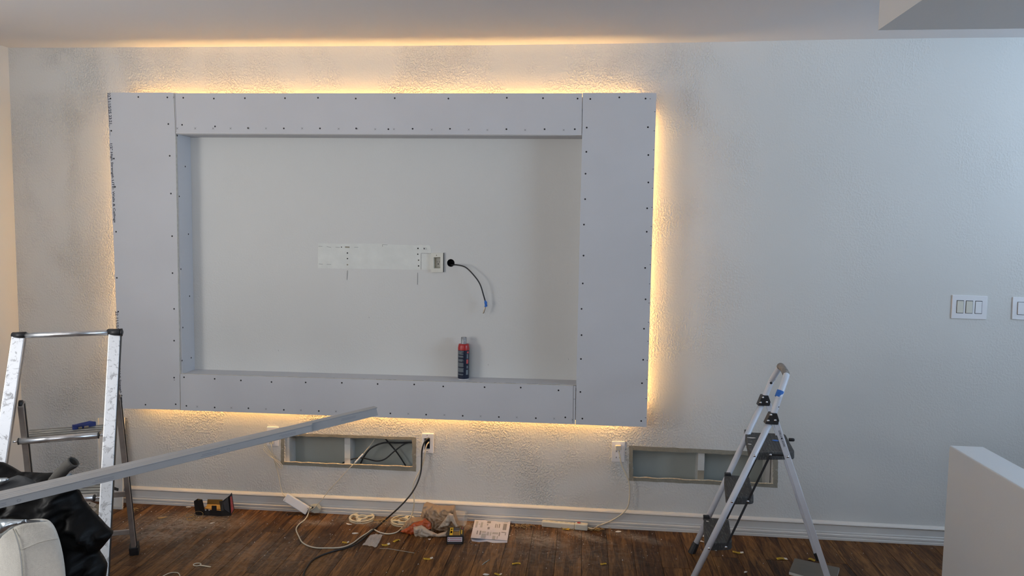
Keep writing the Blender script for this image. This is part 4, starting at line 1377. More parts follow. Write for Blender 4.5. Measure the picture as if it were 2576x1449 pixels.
for u0, u1, v0, v1, mm in ((.05, .11, .08, .42, 'greyink'), (.14, .17, .20, .26, 'greyink'), (.19, .25, .12, .40, 'greyink'), (.36, .46, .06, .16, 'darkink'), (.37, .40, .20, .28, 'darkink'), (.40, .46, .36, .48, 'darkink'),
                       (.60, .625, .18, .38, 'darkink'), (.65, .67, .20, .38, 'darkink'), (.70, .73, .18, .38, 'darkink'), (.82, .92, .16, .48, 'darkink'), (.83, .93, .06, .10, 'greyink'),
                       (.13, .16, .58, .78, 'darkink'), (.21, .25, .58, .80, 'darkink'), (.27, .38, .60, .68, 'greyink'), (.27, .40, .72, .97, 'greyink'), (.41, .47, .62, .80, 'greyink'), (.50, .53, .62, .80, 'greyink'),
                       (.56, .72, .62, .72, 'greyink'), (.58, .66, .80, .99, 'greyink'), (.74, .77, .60, .80, 'darkink'), (.80, .90, .58, .62, 'darkink'), (.91, .93, .58, .74, 'darkink'), (.70, .73, .80, .95, 'greyink')):
    leaf('printed_block', u0, u1, v0, v1, .0007, M[mm], lf, max(2, int((u1-u0)*24)), max(2, int((v1-v0)*10)), .0002)

# clear zip bag
zc = [F(933, 1345.5, .004), F(963.5, 1346, .006), F(947, 1378, .004), F(911.5, 1372.5, .004)]
bm = bmesh.new()
n_ = 8
G_ = []
rnd = random.Random(3)
for i in range(n_+1):
    row = []
    for j in range(n_+1):
        p = zc[0].lerp(zc[1], i/n_).lerp(zc[3].lerp(zc[2], i/n_), j/n_)
        row.append(bm.verts.new(p+V((0, 0, rnd.random()*.006))))
    G_.append(row)
for i in range(n_):
    for j in range(n_): bm.faces.new((G_[i][j], G_[i+1][j], G_[i+1][j+1], G_[i][j+1]))
thicken(bm, (0, 0, -.001))
tag(from_bm('zip_bag', bm, M['clear'], None), 'small clear plastic bag lying flat on the floor beside the cords', 'plastic bag')

# yellow label scraps
def scrap(px, py, w, h, rot, label, white=False, curl=.004):
    c = F(px, py, 0)
    t_ = thing('label_scrap', c, label, 'paper scrap')
    ca, sa = math.cos(rot), math.sin(rot)
    def P_(u, v):
        x_, y_ = (u-.5)*w, (v-.5)*h
        return V((c.x+x_*ca-y_*sa, c.y+x_*sa+y_*ca, .0015+curl*(math.sin(u*5+px)*.5+.5)))
    def sheet(nm, u0, u1, v0, v1, mname, lift=0):
        bm_ = bmesh.new(); n = 6
        G = [[bm_.verts.new(P_(u0+(u1-u0)*i/n, v)+V((0, 0, lift))) for v in (v0, v1)] for i in range(n+1)]
        for i in range(n): bm_.faces.new((G[i][0], G[i+1][0], G[i+1][1], G[i][1]))
        thicken(bm_, (0, 0, -.0004))
        return from_bm(nm, bm_, M[mname], t_)
    sheet('scrap', 0, 1, 0, 1, 'yellow')
    if white: sheet('white_end', .8, 1.12, .1, 1.1, 'chip', .0008)['label'] = 'white end'
    for v in (.25, .55): sheet('printed_line', .12, .85, v, v+.10, 'kraftd', .0005)
S_ = 1.0
for a in ((868.5, 1366, .030, .016, .2, 'yellow label scrap half under the cords on the floor', True), (969.5, 1372, .036, .018, .5, 'yellow label scrap beside the clear bag', True),
          (998, 1361, .040, .014, .9, 'curved yellow label scrap between the clear bag and the tan bag', False), (1076, 1407, .040, .016, .35, 'yellow label scrap with white end, in front of the screw carton', True),
          (1299, 1419, .040, .014, .1, 'yellow label scrap on the open floor below the leaflet', False), (1518, 1420, .028, .014, .0, 'yellow label scrap beside the dark floor joint in the middle of the floor', False),
          (1424, 1332, .034, .020, -.4, 'yellow label scrap at the front edge of the power strip', False), (1500, 1332, .036, .018, .3, 'yellow label scrap at the cord end of the power strip', False),
          (1855, 1391, .046, .018, -.1, 'yellow label scrap under the lowest tread of the white stepladder', True), (1966, 1407, .046, .020, .1, 'yellow label scrap left of the grey board offcut', True),
          (2042, 1409, .030, .020, -.5, 'yellow label scrap touching the back edge of the grey board offcut', False), (1252, 1446, .030, .014, -.1, 'yellow label scrap at the bottom picture edge below the leaflet', True)):
    scrap(*a)
# white flakes big enough to point at
def flake(px, py, w, h, rot, label, mname='chip'):
    c = F(px, py, 0)
    rr = random.Random(int(px))
    pts_ = []
    for k in range(7):
        a = 2*PI*k/7; s_ = .75+rr.random()*.35
        x_, y_ = math.cos(a)*w/2*s_, math.sin(a)*h/2*s_
        pts_.append(V((c.x+x_*math.cos(rot)-y_*math.sin(rot), c.y+x_*math.sin(rot)+y_*math.cos(rot), .003+.004*rr.random())))
    bm_ = bmesh.new()
    bm_.faces.new([bm_.verts.new(p) for p in pts_])
    thicken(bm_, (0, 0, -.0025))
    return tag(from_bm('plaster_flake', bm_, M[mname], None), label, 'plaster flake')
flake(1556, 1339, .034, .012, .15, 'white plaster flake right of the power strip cord')
flake(1763, 1363, .036, .020, -.6, 'white curled flake just left of the lowest black tread')
flake(1767, 1349, .016, .040, .2, 'white flake standing behind the left leg of the white stepladder')
flake(1800, 1385, .016, .018, .6, 'small flake below the lowest black tread')
flake(1876, 1441, .020, .010, .6, 'white flake near the bottom edge under the white stepladder')
flake(879, 1320, .036, .012, -.1, 'pale torn chip in front of the left spool')
flake(894, 1343, .034, .012, .3, 'pale chip on the floor left of the clear bag')
flake(534, 1317, .030, .012, .4, 'white chip in front of the black carton')
flake(474, 1277, .036, .014, .1, 'white chip against the baseboard left of the black carton')
flake(1080, 1358, .016, .010, .1, 'white crumb in front of the tan bag')
flake(1222, 1447, .034, .018, .2, 'white torn paper at the bottom picture edge')
flake(409, 1304, .050, .016, .5, 'brown wood splinter on dusty floor left of the carton', 'shaving')
# metal pins and ties
tag(tube('metal_pin', [F(955, 1379.5, .002), F(975, 1380, .002), F(985, 1381.5, .002), F(1042, 1391, .002)], .0011, M['greycable'], None, sm=0), 'long thin wire tie lying below the yellow scraps', 'wire tie')
tag(tube('metal_pin', [F(1213, 1421, .002), F(1220, 1415, .002), F(1231, 1408, .002)], .0016, M['greycable'], None, sm=0), 'short thin stick on the open floor below the leaflet', 'stick')
c = F(496, 1420, .003)
t = thing('cable_tie', c, 'off-white looped cable tie on the floor at lower left', 'cable tie')
tube('loop', [c+V((.017*math.cos(a), .014*math.sin(a), 0)) for a in [k*2*PI/12 for k in range(12)]], .0021, M['whitecable'], t, sm=2, closed=True)
beam('tail', F(501, 1421.5, .003), F(530, 1426, .003), .007, (0, 1, 0), .002, M['whitecable'], t)
tag(tube('cord_end', [F(405, 1452, .002), F(425, 1442, .003), F(440, 1440, .004), F(450, 1443, .003), F(455, 1458, .002)], .002, M['whitecable'], None), 'cream cord end at the bottom left of the floor', 'cord')

# debris: crumbs, dust grains and shavings nobody could count
bm = bmesh.new()
rnd = random.Random(77)
def crumb(p, s):
    v = [bm.verts.new(p+V((rnd.uniform(-s, s), rnd.uniform(-s, s), (s*.9 if k == 0 else .0003)))) for k in range(4)]
    try:
        for f in ((0, 1, 2), (0, 2, 3), (0, 3, 1), (1, 3, 2)): bm.faces.new([v[i] for i in f])
    except ValueError: pass
for i in range(900):
    px = rnd.uniform(300, 2350)
    py = 1290+(px-800)*.05+abs(rnd.gauss(0, 1))*55+5
    if py > 1455: continue
    if px > 1650 and rnd.random() < .7: continue
    crumb(F(px, py, .0003), rnd.choice([.0012, .0018, .0026, .0038]))
for cx_, cy_, n, sx_, sy_ in ((450, 1310, 160, 60, 14), (990, 1318, 120, 70, 10), (1340, 1345, 160, 60, 20), (1180, 1325, 90, 16, 9), (800, 1315, 60, 40, 6), (1480, 1350, 80, 60, 12)):
    for i in range(n):
        crumb(F(cx_+rnd.gauss(0, sx_*.6), max(1283, cy_+rnd.gauss(0, sy_*.6)), .0003), rnd.choice([.001, .0016, .0024]))
tag(from_bm('plaster_crumbs', bm, M['chip'], None), 'white plaster crumbs scattered over the brown planks', 'debris', kind='stuff')
bm = bmesh.new()
for cx_, cy_, n, sx_, sy_ in ((1500, 1322, 26, 24, 6), (1320, 1314, 20, 26, 5), (960, 1308, 22, 40, 7), (1440, 1330, 8, 20, 4), (1010, 1300, 8, 16, 4), (340, 1283, 12, 30, 4)):
    for i in range(n):
        c = F(cx_+rnd.gauss(0, sx_*.6), max(1282+(cx_-330)*.045, cy_+rnd.gauss(0, sy_*.6)), 0)
        if c.y > -.03: c.y = -.03-rnd.random()*.02
        r_ = rnd.uniform(.006, .018); a0 = rnd.uniform(0, 6); hh = rnd.uniform(.3, 1.2)
        P_ = [V((c.x+r_*math.cos(a0+k*.6), min(-.027, c.y+r_*.7*math.sin(a0+k*.6)), .002+r_*hh*.5*(1+math.sin(k*.7)))) for k in range(rnd.randint(5, 9))]
        bm_tube(bm, P_, .0011, 4)
tag(from_bm('shavings', bm, M['shaving'], None), 'tan curled shavings along the foot of the baseboard', 'debris', kind='stuff')

# gypsum board offcut under the white ladder's leg
z_ = .0135
oc = [F(1999, 1404, z_), F(2112, 1428, z_), F(2099, 1470, z_), F(1985, 1438, z_)]
t = thing('board_offcut', F(2050, 1440), 'grey plasterboard offcut lying under the right leg of the white stepladder', 'board offcut')
slab('core', [p-V((0, 0, z_)) for p in oc], (0, 0, z_-.0008), M['tilecore'], t)
slab('paper_face', [p-V((0, 0, .0008)) for p in oc], (0, 0, .0008), M['tileface'], t)

# ================================================================== WHITE STEPLADDER
wl = thing('stepladder', F(1900, 1440), 'white folding stepladder with three black treads on the right', 'stepladder')
fw0, fc0 = V((.555, -.269, 0)), V((.479, -.667, 0))
wx = fc0-fw0
def solve(pxy, y): return W(pxy[0], pxy[1], y)
hw_, hc_ = solve((1920, 1008), -.275), solve((1942, 1052), -.615)
bw_, bc_ = solve((1941, 957), -.277), solve((1961, 996), -.612)
tw_, tc_ = solve((1963, 921), -.36), solve((1979, 944), -.545)
# side rail + hand loop as one bent tube each side, grip across the top
fwt = fw0+(hw_-fw0)*.05; fct = fc0+(hc_-fc0)*.05
tube('front_leg', [fwt, hw_], .0135, M['whitemetal'], wl, seg=14, sm=0)
tube('front_leg', [fct, hc_], .0135, M['whitemetal'], wl, seg=14, sm=0)
tube('hand_rail', [hw_, hw_.lerp(bw_, .8), bw_, bw_.lerp(tw_, .3), tw_.lerp(bw_, .12), tw_.lerp(tc_, .04)], .0135, M['whitemetal'], wl, seg=14, sm=6)
tube('hand_rail', [hc_, hc_.lerp(bc_, .8), bc_, bc_.lerp(tc_, .3), tc_.lerp(bc_, .15), tc_.lerp(tw_, .04)], .0135, M['whitemetal'], wl, seg=14, sm=6)
o = tube('grip', [tw_.lerp(bw_, .03), tw_.lerp(tc_, .12)+V((0, 0, .004)), tw_.lerp(tc_, .5)+V((0, 0, .006)), tc_.lerp(tw_, .12)+V((0, 0, .003))], .0155, M['greytape'], wl, seg=14, sm=5)
for p0, h_ in ((fw0, hw_), (fc0, hc_)):
    d_ = (h_-p0).normalized()
    bm = bmesh.new()
    bm_tube(bm, [p0+V((0, 0, .001)), p0+d_*.055], lambda t_: .0205-.004*t_, 12)
    for v in bm.verts:
        if v.co.z < .012: v.co.z = max(0, v.co.z*.3)
    from_bm('rubber_foot', bm, M['blackplastic'], wl)
# rear legs
rw0, rc0 = V((1.151, -.301, .0)), F(2092, 1482, 0)
rw1, rc1 = solve((1931, 1012), -.275), solve((1950, 1056), -.615)
rs = (rc1-rw1).normalized()
beam('rear_leg', rw1, rw0.lerp(rw1, .05), .016, rs, .026, M['whitemetal'], wl, .003)
beam('rear_leg', rc1, rc0.lerp(rc1, .03), .016, rs, .026, M['whitemetal'], wl, .003)
zz = V((0, 0, .0137))
beam('rubber_foot', rw0+zz, rw0.lerp(rw1, .065), .022, rs, .032, M['blackplastic'], wl, .002)
beam('rubber_foot', rc0, rc0.lerp(rc1, .045), .022, rs, .032, M['blackplastic'], wl, .002)
beam('rear_brace', rw0.lerp(rw1, .30), rc0.lerp(rc1, .30), .014, (0, 0, 1), .010, M['whitemetal'], wl, .002)
# hinge plates
def hinge(px, off):
    pts_ = [W(p[0], p[1], off) for p in px]
    bm_ = bmesh.new()
    f1 = [bm_.verts.new(p+V((0, -.021, 0))) for p in pts_]; f2 = [bm_.verts.new(p+V((0, .017, 0))) for p in pts_]
    bm_.faces.new(f1); bm_.faces.new(f2[::-1])
    for i in range(len(f1)): bm_.faces.new((f1[i], f2[i], f2[(i+1) % len(f1)], f1[(i+1) % len(f1)]))
    return from_bm('hinge_plate', bm_, M['blackplastic'], wl, bevel=.002)
hA = hinge([(1914.5, 993), (1930.5, 993), (1936, 1009), (1933.5, 1019), (1904, 1018)], -.275)
hB = hinge([(1935, 1037), (1952, 1037.5), (1957.5, 1055), (1954, 1066), (1922, 1063.5)], -.615)
def rivet(p, parent, r_=.0058, ax=(0, -1, 0)):
    return lathe('rivet', [(r_, 0), (r_*.85, .0022), (r_*.45, .0036), (0, .004)], p, M['rivet'], parent, ax=ax, seg=12)
for px, py in ((1919.5, 1000), (1913.5, 1013), (1929, 1012)): rivet(W(px, py, -.275-.021), hA)
for px, py in ((1939.5, 1044), (1932.5, 1058.5), (1950, 1057.5)): rivet(W(px, py, -.615-.021), hB)
# treads
def tread(z_, back_l, front_l, back_r, front_r, thick=.034, rr=None):
    a = [F(*back_l, z_), F(*front_l, z_), F(*front_r, z_), F(*back_r, z_)]
    ctr_ = sum(a, V((0, 0, 0)))/4
    bm_ = bmesh.new()
    # rounded plan outline
    loop = []
    for i in range(4):
        p, pr, nx = a[i], a[i-1], a[(i+1) % 4]
        r_ = .028
        p1 = p+(pr-p).normalized()*r_; p2 = p+(nx-p).normalized()*r_
        for k in range(6):
            t_ = k/5
            loop.append((p1*(1-t_)**2+p*2*t_*(1-t_)+p2*t_*t_))
    up = [bm_.verts.new(p) for p in loop]
    dn2 = [bm_.verts.new(ctr_+(p-ctr_)*1.015-V((0, 0, thick+(p-ctr_).length*0))) for p in loop]
    bm_.faces.new(up); bm_.faces.new(dn2[::-1])
    for i in range(len(loop)): bm_.faces.new((up[i], dn2[i], dn2[(i+1) % len(loop)], up[(i+1) % len(loop)]))
    o_ = from_bm('tread', bm_, M['tread'], wl, bevel=.003)
    # raised ribs across the tread
    bm_ = bmesh.new()
    nr = 12 if (a[3]-a[0]).length > .15 else 8
    for k in range(nr):
        u = .10+.80*k/(nr-1)
        p0_ = a[0].lerp(a[3], u).lerp(a[1].lerp(a[2], u), .08); p1_ = a[0].lerp(a[3], u).lerp(a[1].lerp(a[2], u), .92)
        bm_beam(bm_, p0_+V((0, 0, .0004)), p1_+V((0, 0, .0004)), .004, (1, 0, 0), .0016)
    r2 = from_bm('tread_ribs', bm_, M['tread'], o_)
    r2['kind'] = 'stuff'
    return o_, a
t1, a1 = tread(.605, (1874, 1087), (1886, 1138), (1975, 1091), (2000, 1137))
t2, a2 = tread(.405, (1822, 1194), (1827, 1250), (1884, 1198), (1897, 1250))
t3, a3 = tread(.205, (1770, 1301), (1774, 1366), (1833, 1305), (1842, 1365))
# blue tape and paint dabs on the top tread
def dab(px, py, w, h, mname, nm, z_=.6068, par=None):
    c_ = F(px, py, z_)
    rr = random.Random(int(px*7))
    bm_ = bmesh.new()
    bm_.faces.new([bm_.verts.new(c_+V((math.cos(k*PI/5)*w*(.6+.5*rr.random()), math.sin(k*PI/5)*h*(.6+.5*rr.random()), 0))) for k in range(10)])
    thicken(bm_, (0, 0, -.0008))
    return from_bm(nm, bm_, M[mname], par)
dab(1951, 1108, .020, .012, 'bluetape', 'blue_tape', par=t1)
dab(1890, 1101, .024, .008, 'chip', 'paint_dab', par=t1)
dab(1886, 1117, .009, .008, 'chip', 'paint_dab', par=t1)
dab(1780, 1311, .007, .006, 'chip', 'paint_dab', z_=.2068, par=t3)
# side rods and rivets on the camera side
def rail_at(t_): return fc0.lerp(hc_, t_)
rods = [(W(1938, 1144, a1[1].y-.008), W(1881, 1261, a2[1].y-.012), W(1826, 1376, a3[1].y-.012))]
for P3 in rods:
    bm = bmesh.new()
    bm_beam(bm, P3[0], P3[1], .009, (1, 0, 0), .004); bm_beam(bm, P3[1], P3[2], .009, (1, 0, 0), .004)
    o = from_bm('linkage_bar', bm, M['blackplastic'], wl)
    for p in P3: rivet(p+V((0, -.003, 0)), o)
bm = bmesh.new()
q3 = (V((P3[0].x+wx.x*-.85, P3[0].y-wx.y*.82, P3[0].z)), V((P3[1].x-wx.x*.85, P3[1].y-wx.y*.82, P3[1].z)), V((P3[2].x-wx.x*.85, P3[2].y-wx.y*.82, P3[2].z)))
bm_beam(bm, q3[0], q3[1], .009, (1, 0, 0), .004); bm_beam(bm, q3[1], q3[2], .009, (1, 0, 0), .004)
from_bm('linkage_bar', bm, M['blackplastic'], wl)
beam('linkage_bar', P3[0], W(1975, 1145, P3[0].y), .008, (0, 0, 1), .004, M['blackplastic'], wl)
for px, py in ((1892.5, 1141.5), (1837, 1259), (1781.5, 1375)):
    # on the camera-side rail
    best = min((rail_at(k/200) for k in range(201)), key=lambda p: abs((p-CAM).normalized().cross(ray(px, py).normalized()).length))
    rivet(best+V((0, -.0135, 0)), wl)
best = min((rc0.lerp(rc1, k/200) for k in range(201)), key=lambda p: (p-CAM).normalized().cross(ray(1978.5, 1147).normalized()).length)
rivet(best+V((0, -.010, 0)), wl)
# clips where treads meet the wall-side rail
for px, py, zt in ((1881, 1084, .612), (1831, 1192, .412), (1777, 1299, .212)):
    c_ = F(px, py, zt)
    box('tread_clip', (c_.x-.014, c_.y-.012, zt-.02), (c_.x+.014, c_.y+.012, zt+.004), M['blackplastic'], wl, .002)
lathe('catch_knob', [(0, 0), (.008, 0), (.008, .02), (.006, .024), (0, .024)], F(1985, 1106, .60), M['blackplastic'], wl, ax=(1, 0, 0), seg=12)
# lettering on the rear leg
la, lb = W(1958.5, 1083, rc1.y-.016), W(1971.5, 1123.5, rc1.y-.018)
def leg_pt(px, py):
    best_ = min((rc0.lerp(rc1, k/400) for k in range(401)), key=lambda p: (p-CAM).normalized().cross(ray(px, py).normalized()).length)
    return best_
la, lb = leg_pt(1957, 1083), leg_pt(1970, 1124)
legn = ((rc0-rc1).normalized()).cross(rs).normalized()
if legn.y > 0: legn = -legn
xdir = (lb-la)
ydir = xdir.normalized().cross(V((0, 1, 0))).normalized()
if ydir.x < 0: ydir = -ydir
text('printed_text', 'GORILLA      LADDERS', la+V((-.0045, -.0095, 0)), xdir, ydir, xdir.length, .0085, M['ink'], wl, .0004, 'black lettering on the rear leg', .01)
mid = la.lerp(lb, .49)+V((-.001, -.0102, 0))
bm = bmesh.new()
bm_slab(bm, [mid+V((-.004, 0, -.003)), mid+V((.0045, 0, -.001)), mid+V((.003, 0, .005)), mid+V((-.002, 0, .006))], (0, -.0004, 0))
from_bm('emblem', bm, M['ink'], wl)
# tape band and marks on the hand rail
p0_, p1_ = hc_.lerp(bc_, 1.02), bc_.lerp(tc_, .05)
tA, tB = W(1957.5, 999, -.612), W(1963.5, 983, -.604)
bm = bmesh.new(); bm_tube(bm, [tA, tB], .0152, 14, caps=False)
from_bm('blue_tape', bm, M['bluetape'], wl, smooth=True)
for px, py, y_ in ((1938, 962, -.278), (1946, 952, -.285)):
    lathe('scuff', [(0, .0004), (.006, .0004), (.0065, 0)], W(px, py, y_)+V((0, -.0135, 0)), M['slot'], wl, ax=(-.2, -1, .1), seg=7)
tA = W(1953.5, 1022, -.612)
lathe('scuff', [(0, .0004), (.0028, .0004), (.003, 0)], tA+V((.006, -.0120, 0)), M['slot'], wl, ax=(.3, -1, .1), seg=7)

# ================================================================== ALUMINIUM STEPLADDER (left)
al = thing('stepladder', (-2.1, -.95, 0), 'scuffed aluminium stepladder with a top rail at the left', 'stepladder')
rt, lt = F(289, 838, 1.1), F(47, 845, 1.1)
rb, lb_ = F(251, 1560, 0), F(-62, 1578, 0)
wdir = (rt-lt).normalized()
# stiles: flat sections
def stile(p_top, p_bot, nm='front_stile'):
    return beam(nm, p_bot, p_top, .046, wdir, .020, M['alu'], al, .003)
stile(rt, rb); stile(lt, lb_)
fwd = V((wdir.y, -wdir.x, 0))            # towards the camera side
if fwd.y > 0: fwd = -fwd
beam('stile_edge', rb+wdir*.0238-fwd*.004, rt+wdir*.0238-fwd*.004, .003, wdir, .024, M['blackplastic'], al)
beam('stile_edge', lb_+wdir*.0238-fwd*.004, lt+wdir*.0238-fwd*.004, .003, wdir, .024, M['alu_shaded'], al)
# top rail with black ends
ra, rb2 = W(60, 844, lt.y-.006), W(278, 836.5, rt.y-.006)
tube('top_rail', [ra, rb2], .0115, M['alu_nose'], al, seg=16, sm=0)
ea = W(33, 844, lt.y-.006)
tube('rail_end', [W(33, 843.5, lt.y-.006), W(64, 842.5, lt.y-.006)], .0128, M['blackplastic'], al, seg=16, sm=0)
tube('rail_end', [W(273, 836, rt.y-.006), W(305, 835.5, rt.y-.006)], .0150, M['blackplastic'], al, seg=16, sm=0)
lathe('rail_end', [(0, 0), (.0165, 0), (.0165, .006), (0, .006)], W(304, 836, rt.y-.006), M['blackplastic'], al, ax=wdir, seg=18)
# rear legs
rf = F(339, 1392, 0)+V((0, 0, .012))
rp = W(292, 1000, rt.y+.02)
rp = W(297, 1000, -.93)
lp_ = W(54, 1016, -1.06)
lf_ = rf-(rp-lp_)*1.12
lf_.z = .012
rear_l = beam('rear_leg', rp, rf, .020, wdir, .042, M['alu_shaded'], al, .002)
beam('rear_leg', lp_, lf_, .020, wdir, .042, M['alu_shaded'], al, .002)
for p0, p1 in ((rp, rf), (lp_, lf_)):
    beam('leg_edge', p0+wdir*.0115, p1+wdir*.0115, .0025, wdir, .006, M['blackplastic'], al)
    d_ = (p0-p1).normalized()
    beam('rubber_foot', p1+d_*.040, p1-V((0, 0, .011)), .040, wdir, .050, M['blackplastic'], al, .003)
    lathe('pivot', [(0, 0), (.016, 0), (.016, .012), (0, .012)], p0-wdir*.008, M['blackplastic'], al, ax=wdir, seg=14)
def mixp(a, b, t_): return a.lerp(b, t_)
for t_, mm in ((.60, 'alu_shaded'), (.86, 'alu')):
    beam('rear_brace', mixp(lp_, lf_, t_), mixp(rp, rf, t_), .024, (0, 0, 1), .010, M['alu_shaded'], al, .002)
# steps
def step(z_, nl, nr, bl, br, with_tool=False):
    a = [F(*nl, z_), F(*nr, z_), F(*br, z_), F(*bl, z_)]
    d_ = (a[1]-a[0]).normalized(); dep = (a[3]-a[0])
    dep = dep-d_*dep.dot(d_)
    a = [a[0], a[1], a[1]+dep, a[0]+dep]
    slab('step', [p-V((0, 0, .016)) for p in a], (0, 0, .014), M['alu_step'], al, .002)
    tube('step_nose', [a[0]-V((0, 0, .004)), a[1]-V((0, 0, .004))], .0135, M['alu_nose'], al, seg=16, sm=0)
    for p, s_ in ((a[0], -1), (a[1], 1)):
        tube('step_pin', [p-V((0, 0, .004)), p-V((0, 0, .004))+d_*s_*.022], .0042, M['alu_nose'], al, seg=10, sm=0)
        lathe('step_cap', [(0, 0), (.0145, 0), (.0145, .003), (0, .003)], p-V((0, 0, .004))+d_*s_*.0005, M['blackplastic'], al, ax=d_*s_, seg=14)
    for k in range(5):
        u = .10+.2*k
        p0_, p1_ = a[0]+dep*u, a[1]+dep*u
        beam('step_groove', p0_+V((0, 0, -.0018)), p1_+V((0, 0, -.0018)), .0055, dep, .0012, M['blackplastic'], al)
    for k in range(5):
        u = .02+.2*k
        beam('step_rib', a[0]+dep*(u+.0)+V((0, 0, -.0008)), a[1]+dep*(u+.0)+V((0, 0, -.0008)), .006, dep, .0022, M['alu_step'], al)
    return a
sa = step(.655, (48, 1108), (247, 1093), (92, 1078), (262, 1069))
sd = rb-rt
s2 = step(.420, (18, 1259), (236, 1250), (72, 1222), (256, 1224))
s3 = step(.19, (-10, 1440), (228, 1426), (50, 1400), (252, 1396))
# strut between stile and rear leg
beam('spreader', W(268, 1222, -.90), W(297, 1232, -.78), .012, (0, 0, 1), .004, M['blackplastic'], al)
# blue multi-tool on the step
tc1, tc2 = F(181, 1081, .657), F(243, 1071, .657)
bt = thing('pocket_tool', tc1.lerp(tc2, .5), 'blue folding utility tool resting on the upper aluminium step', 'hand tool')
zt = sa[0].z
tl = (tc2-tc1)
prof_ = [(0, .0), (.03, .55), (.12, .75), (.28, .9), (.5, .9), (.68, .95), (.74, .75), (.82, 1.0), (.93, .85), (1.0, .55), (.98, .35), (.85, .25), (.6, .05), (.45, -.25), (.3, -.1), (.15, -.35), (.04, -.2)]
bm = bmesh.new()
pd = V((-tl.y, tl.x, 0)).normalized()
P_ = [tc1+tl*u+pd*(v*.020-.004) for u, v in prof_]
lo_ = [bm.verts.new(V((p.x, p.y, zt+.0015))) for p in P_]
hi_ = [bm.verts.new(V((p.x, p.y, zt+.021+.004*math.sin(k*1.3)))) for k, p in enumerate(P_)]
bm.faces.new(hi_); bm.faces.new(lo_[::-1])
for i in range(len(P_)): bm.faces.new((lo_[i], lo_[(i+1) % len(P_)], hi_[(i+1) % len(P_)], hi_[i]))
from_bm('handle', bm, M['bluetool'], bt, bevel=.0025)
for u, w_ in ((.30, .007), (.55, .009)):
    p = tc1+tl*u+pd*(-.010)
    beam('metal_inlay', V((p.x, p.y, zt+.007))-tl.normalized()*w_, V((p.x, p.y, zt+.007))+tl.normalized()*w_, .008, (0, 0, 1), .006, M['brass'], bt, .001)

# narrow framed panel leaning behind the ladder
pn = thing('leaning_panel', F(270, 1290), 'narrow pale panel with light edge leaning on the wall behind the aluminium ladder', 'panel')
ptl, ptr, pbl, pbr = W(247, 1052, -.02), W(313, 1050, -.02), W(239, 1284, -.085), W(290, 1291, -.085)
pbl = V((pbl.x, -.11, .001)); pbr = V((F(290, 1291).x, -.11, .001))
pbl = V((F(240, 1286).x, -.11, .001))
slab('panel_face', [ptl, ptr, pbr, pbl], (0, .006, 0), M['lining'] if False else M['trim'], pn)
beam('panel_edge', ptr+V((0, -.004, 0)), pbr+V((0, -.004, 0)), .008, (1, 0, 0), .012, M['stud'], pn)
beam('panel_edge', ptl+V((0, -.004, 0)), pbl+V((0, -.004, 0)), .008, (1, 0, 0), .012, M['stud'], pn)
beam('panel_edge', pbl+V((0, -.004, .008)), pbr+V((0, -.004, .008)), .016, (0, 0, 1), .012, M['stud'], pn)
# pile of brackets behind the jacket
mb = thing('metal_brackets', F(228, 1300), 'small heap of perforated metal brackets behind the jacket sleeve', 'brackets', None)
for k, (a, b, w_) in enumerate((((214, 1262), (239, 1272), .022), ((220, 1272), (240, 1284), .020), ((225, 1284), (240, 1276), .012), ((216, 1268), (232, 1290), .016))):
    yk = -.40-.02*k
    p0_, p1_ = F(*a, .06-.015*k), F(*b, .06-.015*k)
    o = beam('bracket', p0_, p1_, w_, (0, 1, .6), .003, M['alu_step'], mb)
    mdl = p0_.lerp(p1_, .5)
    lathe('bracket_hole', [(0, .0022), (.005, .0022), (.005, 0)], mdl, M['slot'], o, ax=(0, -.6, 1), seg=8)
box('bracket_base', (F(214, 1300).x, F(214, 1300).y, 0), (F(241, 1298).x, F(214, 1300).y+.06, .05), M['studb'], mb, .004)

# ================================================================== SOFA, JACKET, GLOVE
zs = .665
# sofa arm: rounded upholstered block seen at the bottom left
ay = -2.02
sf = thing('sofa', (-1.75, -2.1, 0), 'cream upholstered sofa end at the lower left under the black jacket', 'sofa')
sil = [(-75, 1420), (-40, 1384), (-15, 1362), (5, 1345), (25, 1330), (45, 1319), (70, 1312), (98, 1309), (118, 1311), (130, 1319), (140, 1334), (149, 1358), (156, 1385), (161, 1412), (165, 1445), (168, 1500)]
dirv = ray(120, 1400); dirv.z = 0; dirv.normalize()
bm = bmesh.new()
cols = []
for (px_, py_) in smooth_path([V((p[0], p[1], 0)) for p in sil], 3) and [(q.x, q.y) for q in smooth_path([V((p[0], p[1], 0)) for p in sil], 3)]:
    wy = ay + max(0.0, (46-px_))*.0011
    p = W(px_, py_, wy)
    cols.append(p)
rows_ = []
NR = 8
for p in cols:
    e_ = .012
    fr_col = [bm.verts.new(V((p.x, p.y, 0)))]
    for k in range(1, NR): fr_col.append(bm.verts.new(V((p.x, p.y-.004*math.sin(PI*k/NR), p.z*k/NR))))
    fr_col.append(bm.verts.new(V((p.x, p.y, p.z-e_))))
    fr_col.append(bm.verts.new(p+dirv*.004+V((0, 0, -e_*.35))))
    fr_col.append(bm.verts.new(p+dirv*.014))
    fr_col.append(bm.verts.new(p+dirv*.15+V((0, 0, -.085))))
    fr_col.append(bm.verts.new(V((p.x, p.y, 0))+dirv*.15))
    rows_.append(fr_col)
for A, B in zip(rows_[:-1], rows_[1:]):
    for k in range(len(A)-1): bm.faces.new((A[k], B[k], B[k+1], A[k+1]))
bm.faces.new(rows_[0]); bm.faces.new(rows_[-1][::-1])
from_bm('arm', bm, M['sofa'], sf, smooth=True)
weltp = [W(56, 1456, ay-.006), W(54, 1420, ay-.006), W(51, 1395, ay-.006), W(47, 1372, ay-.005), W(40, 1348, ay-.003), W(32, 1330, ay+.006)]
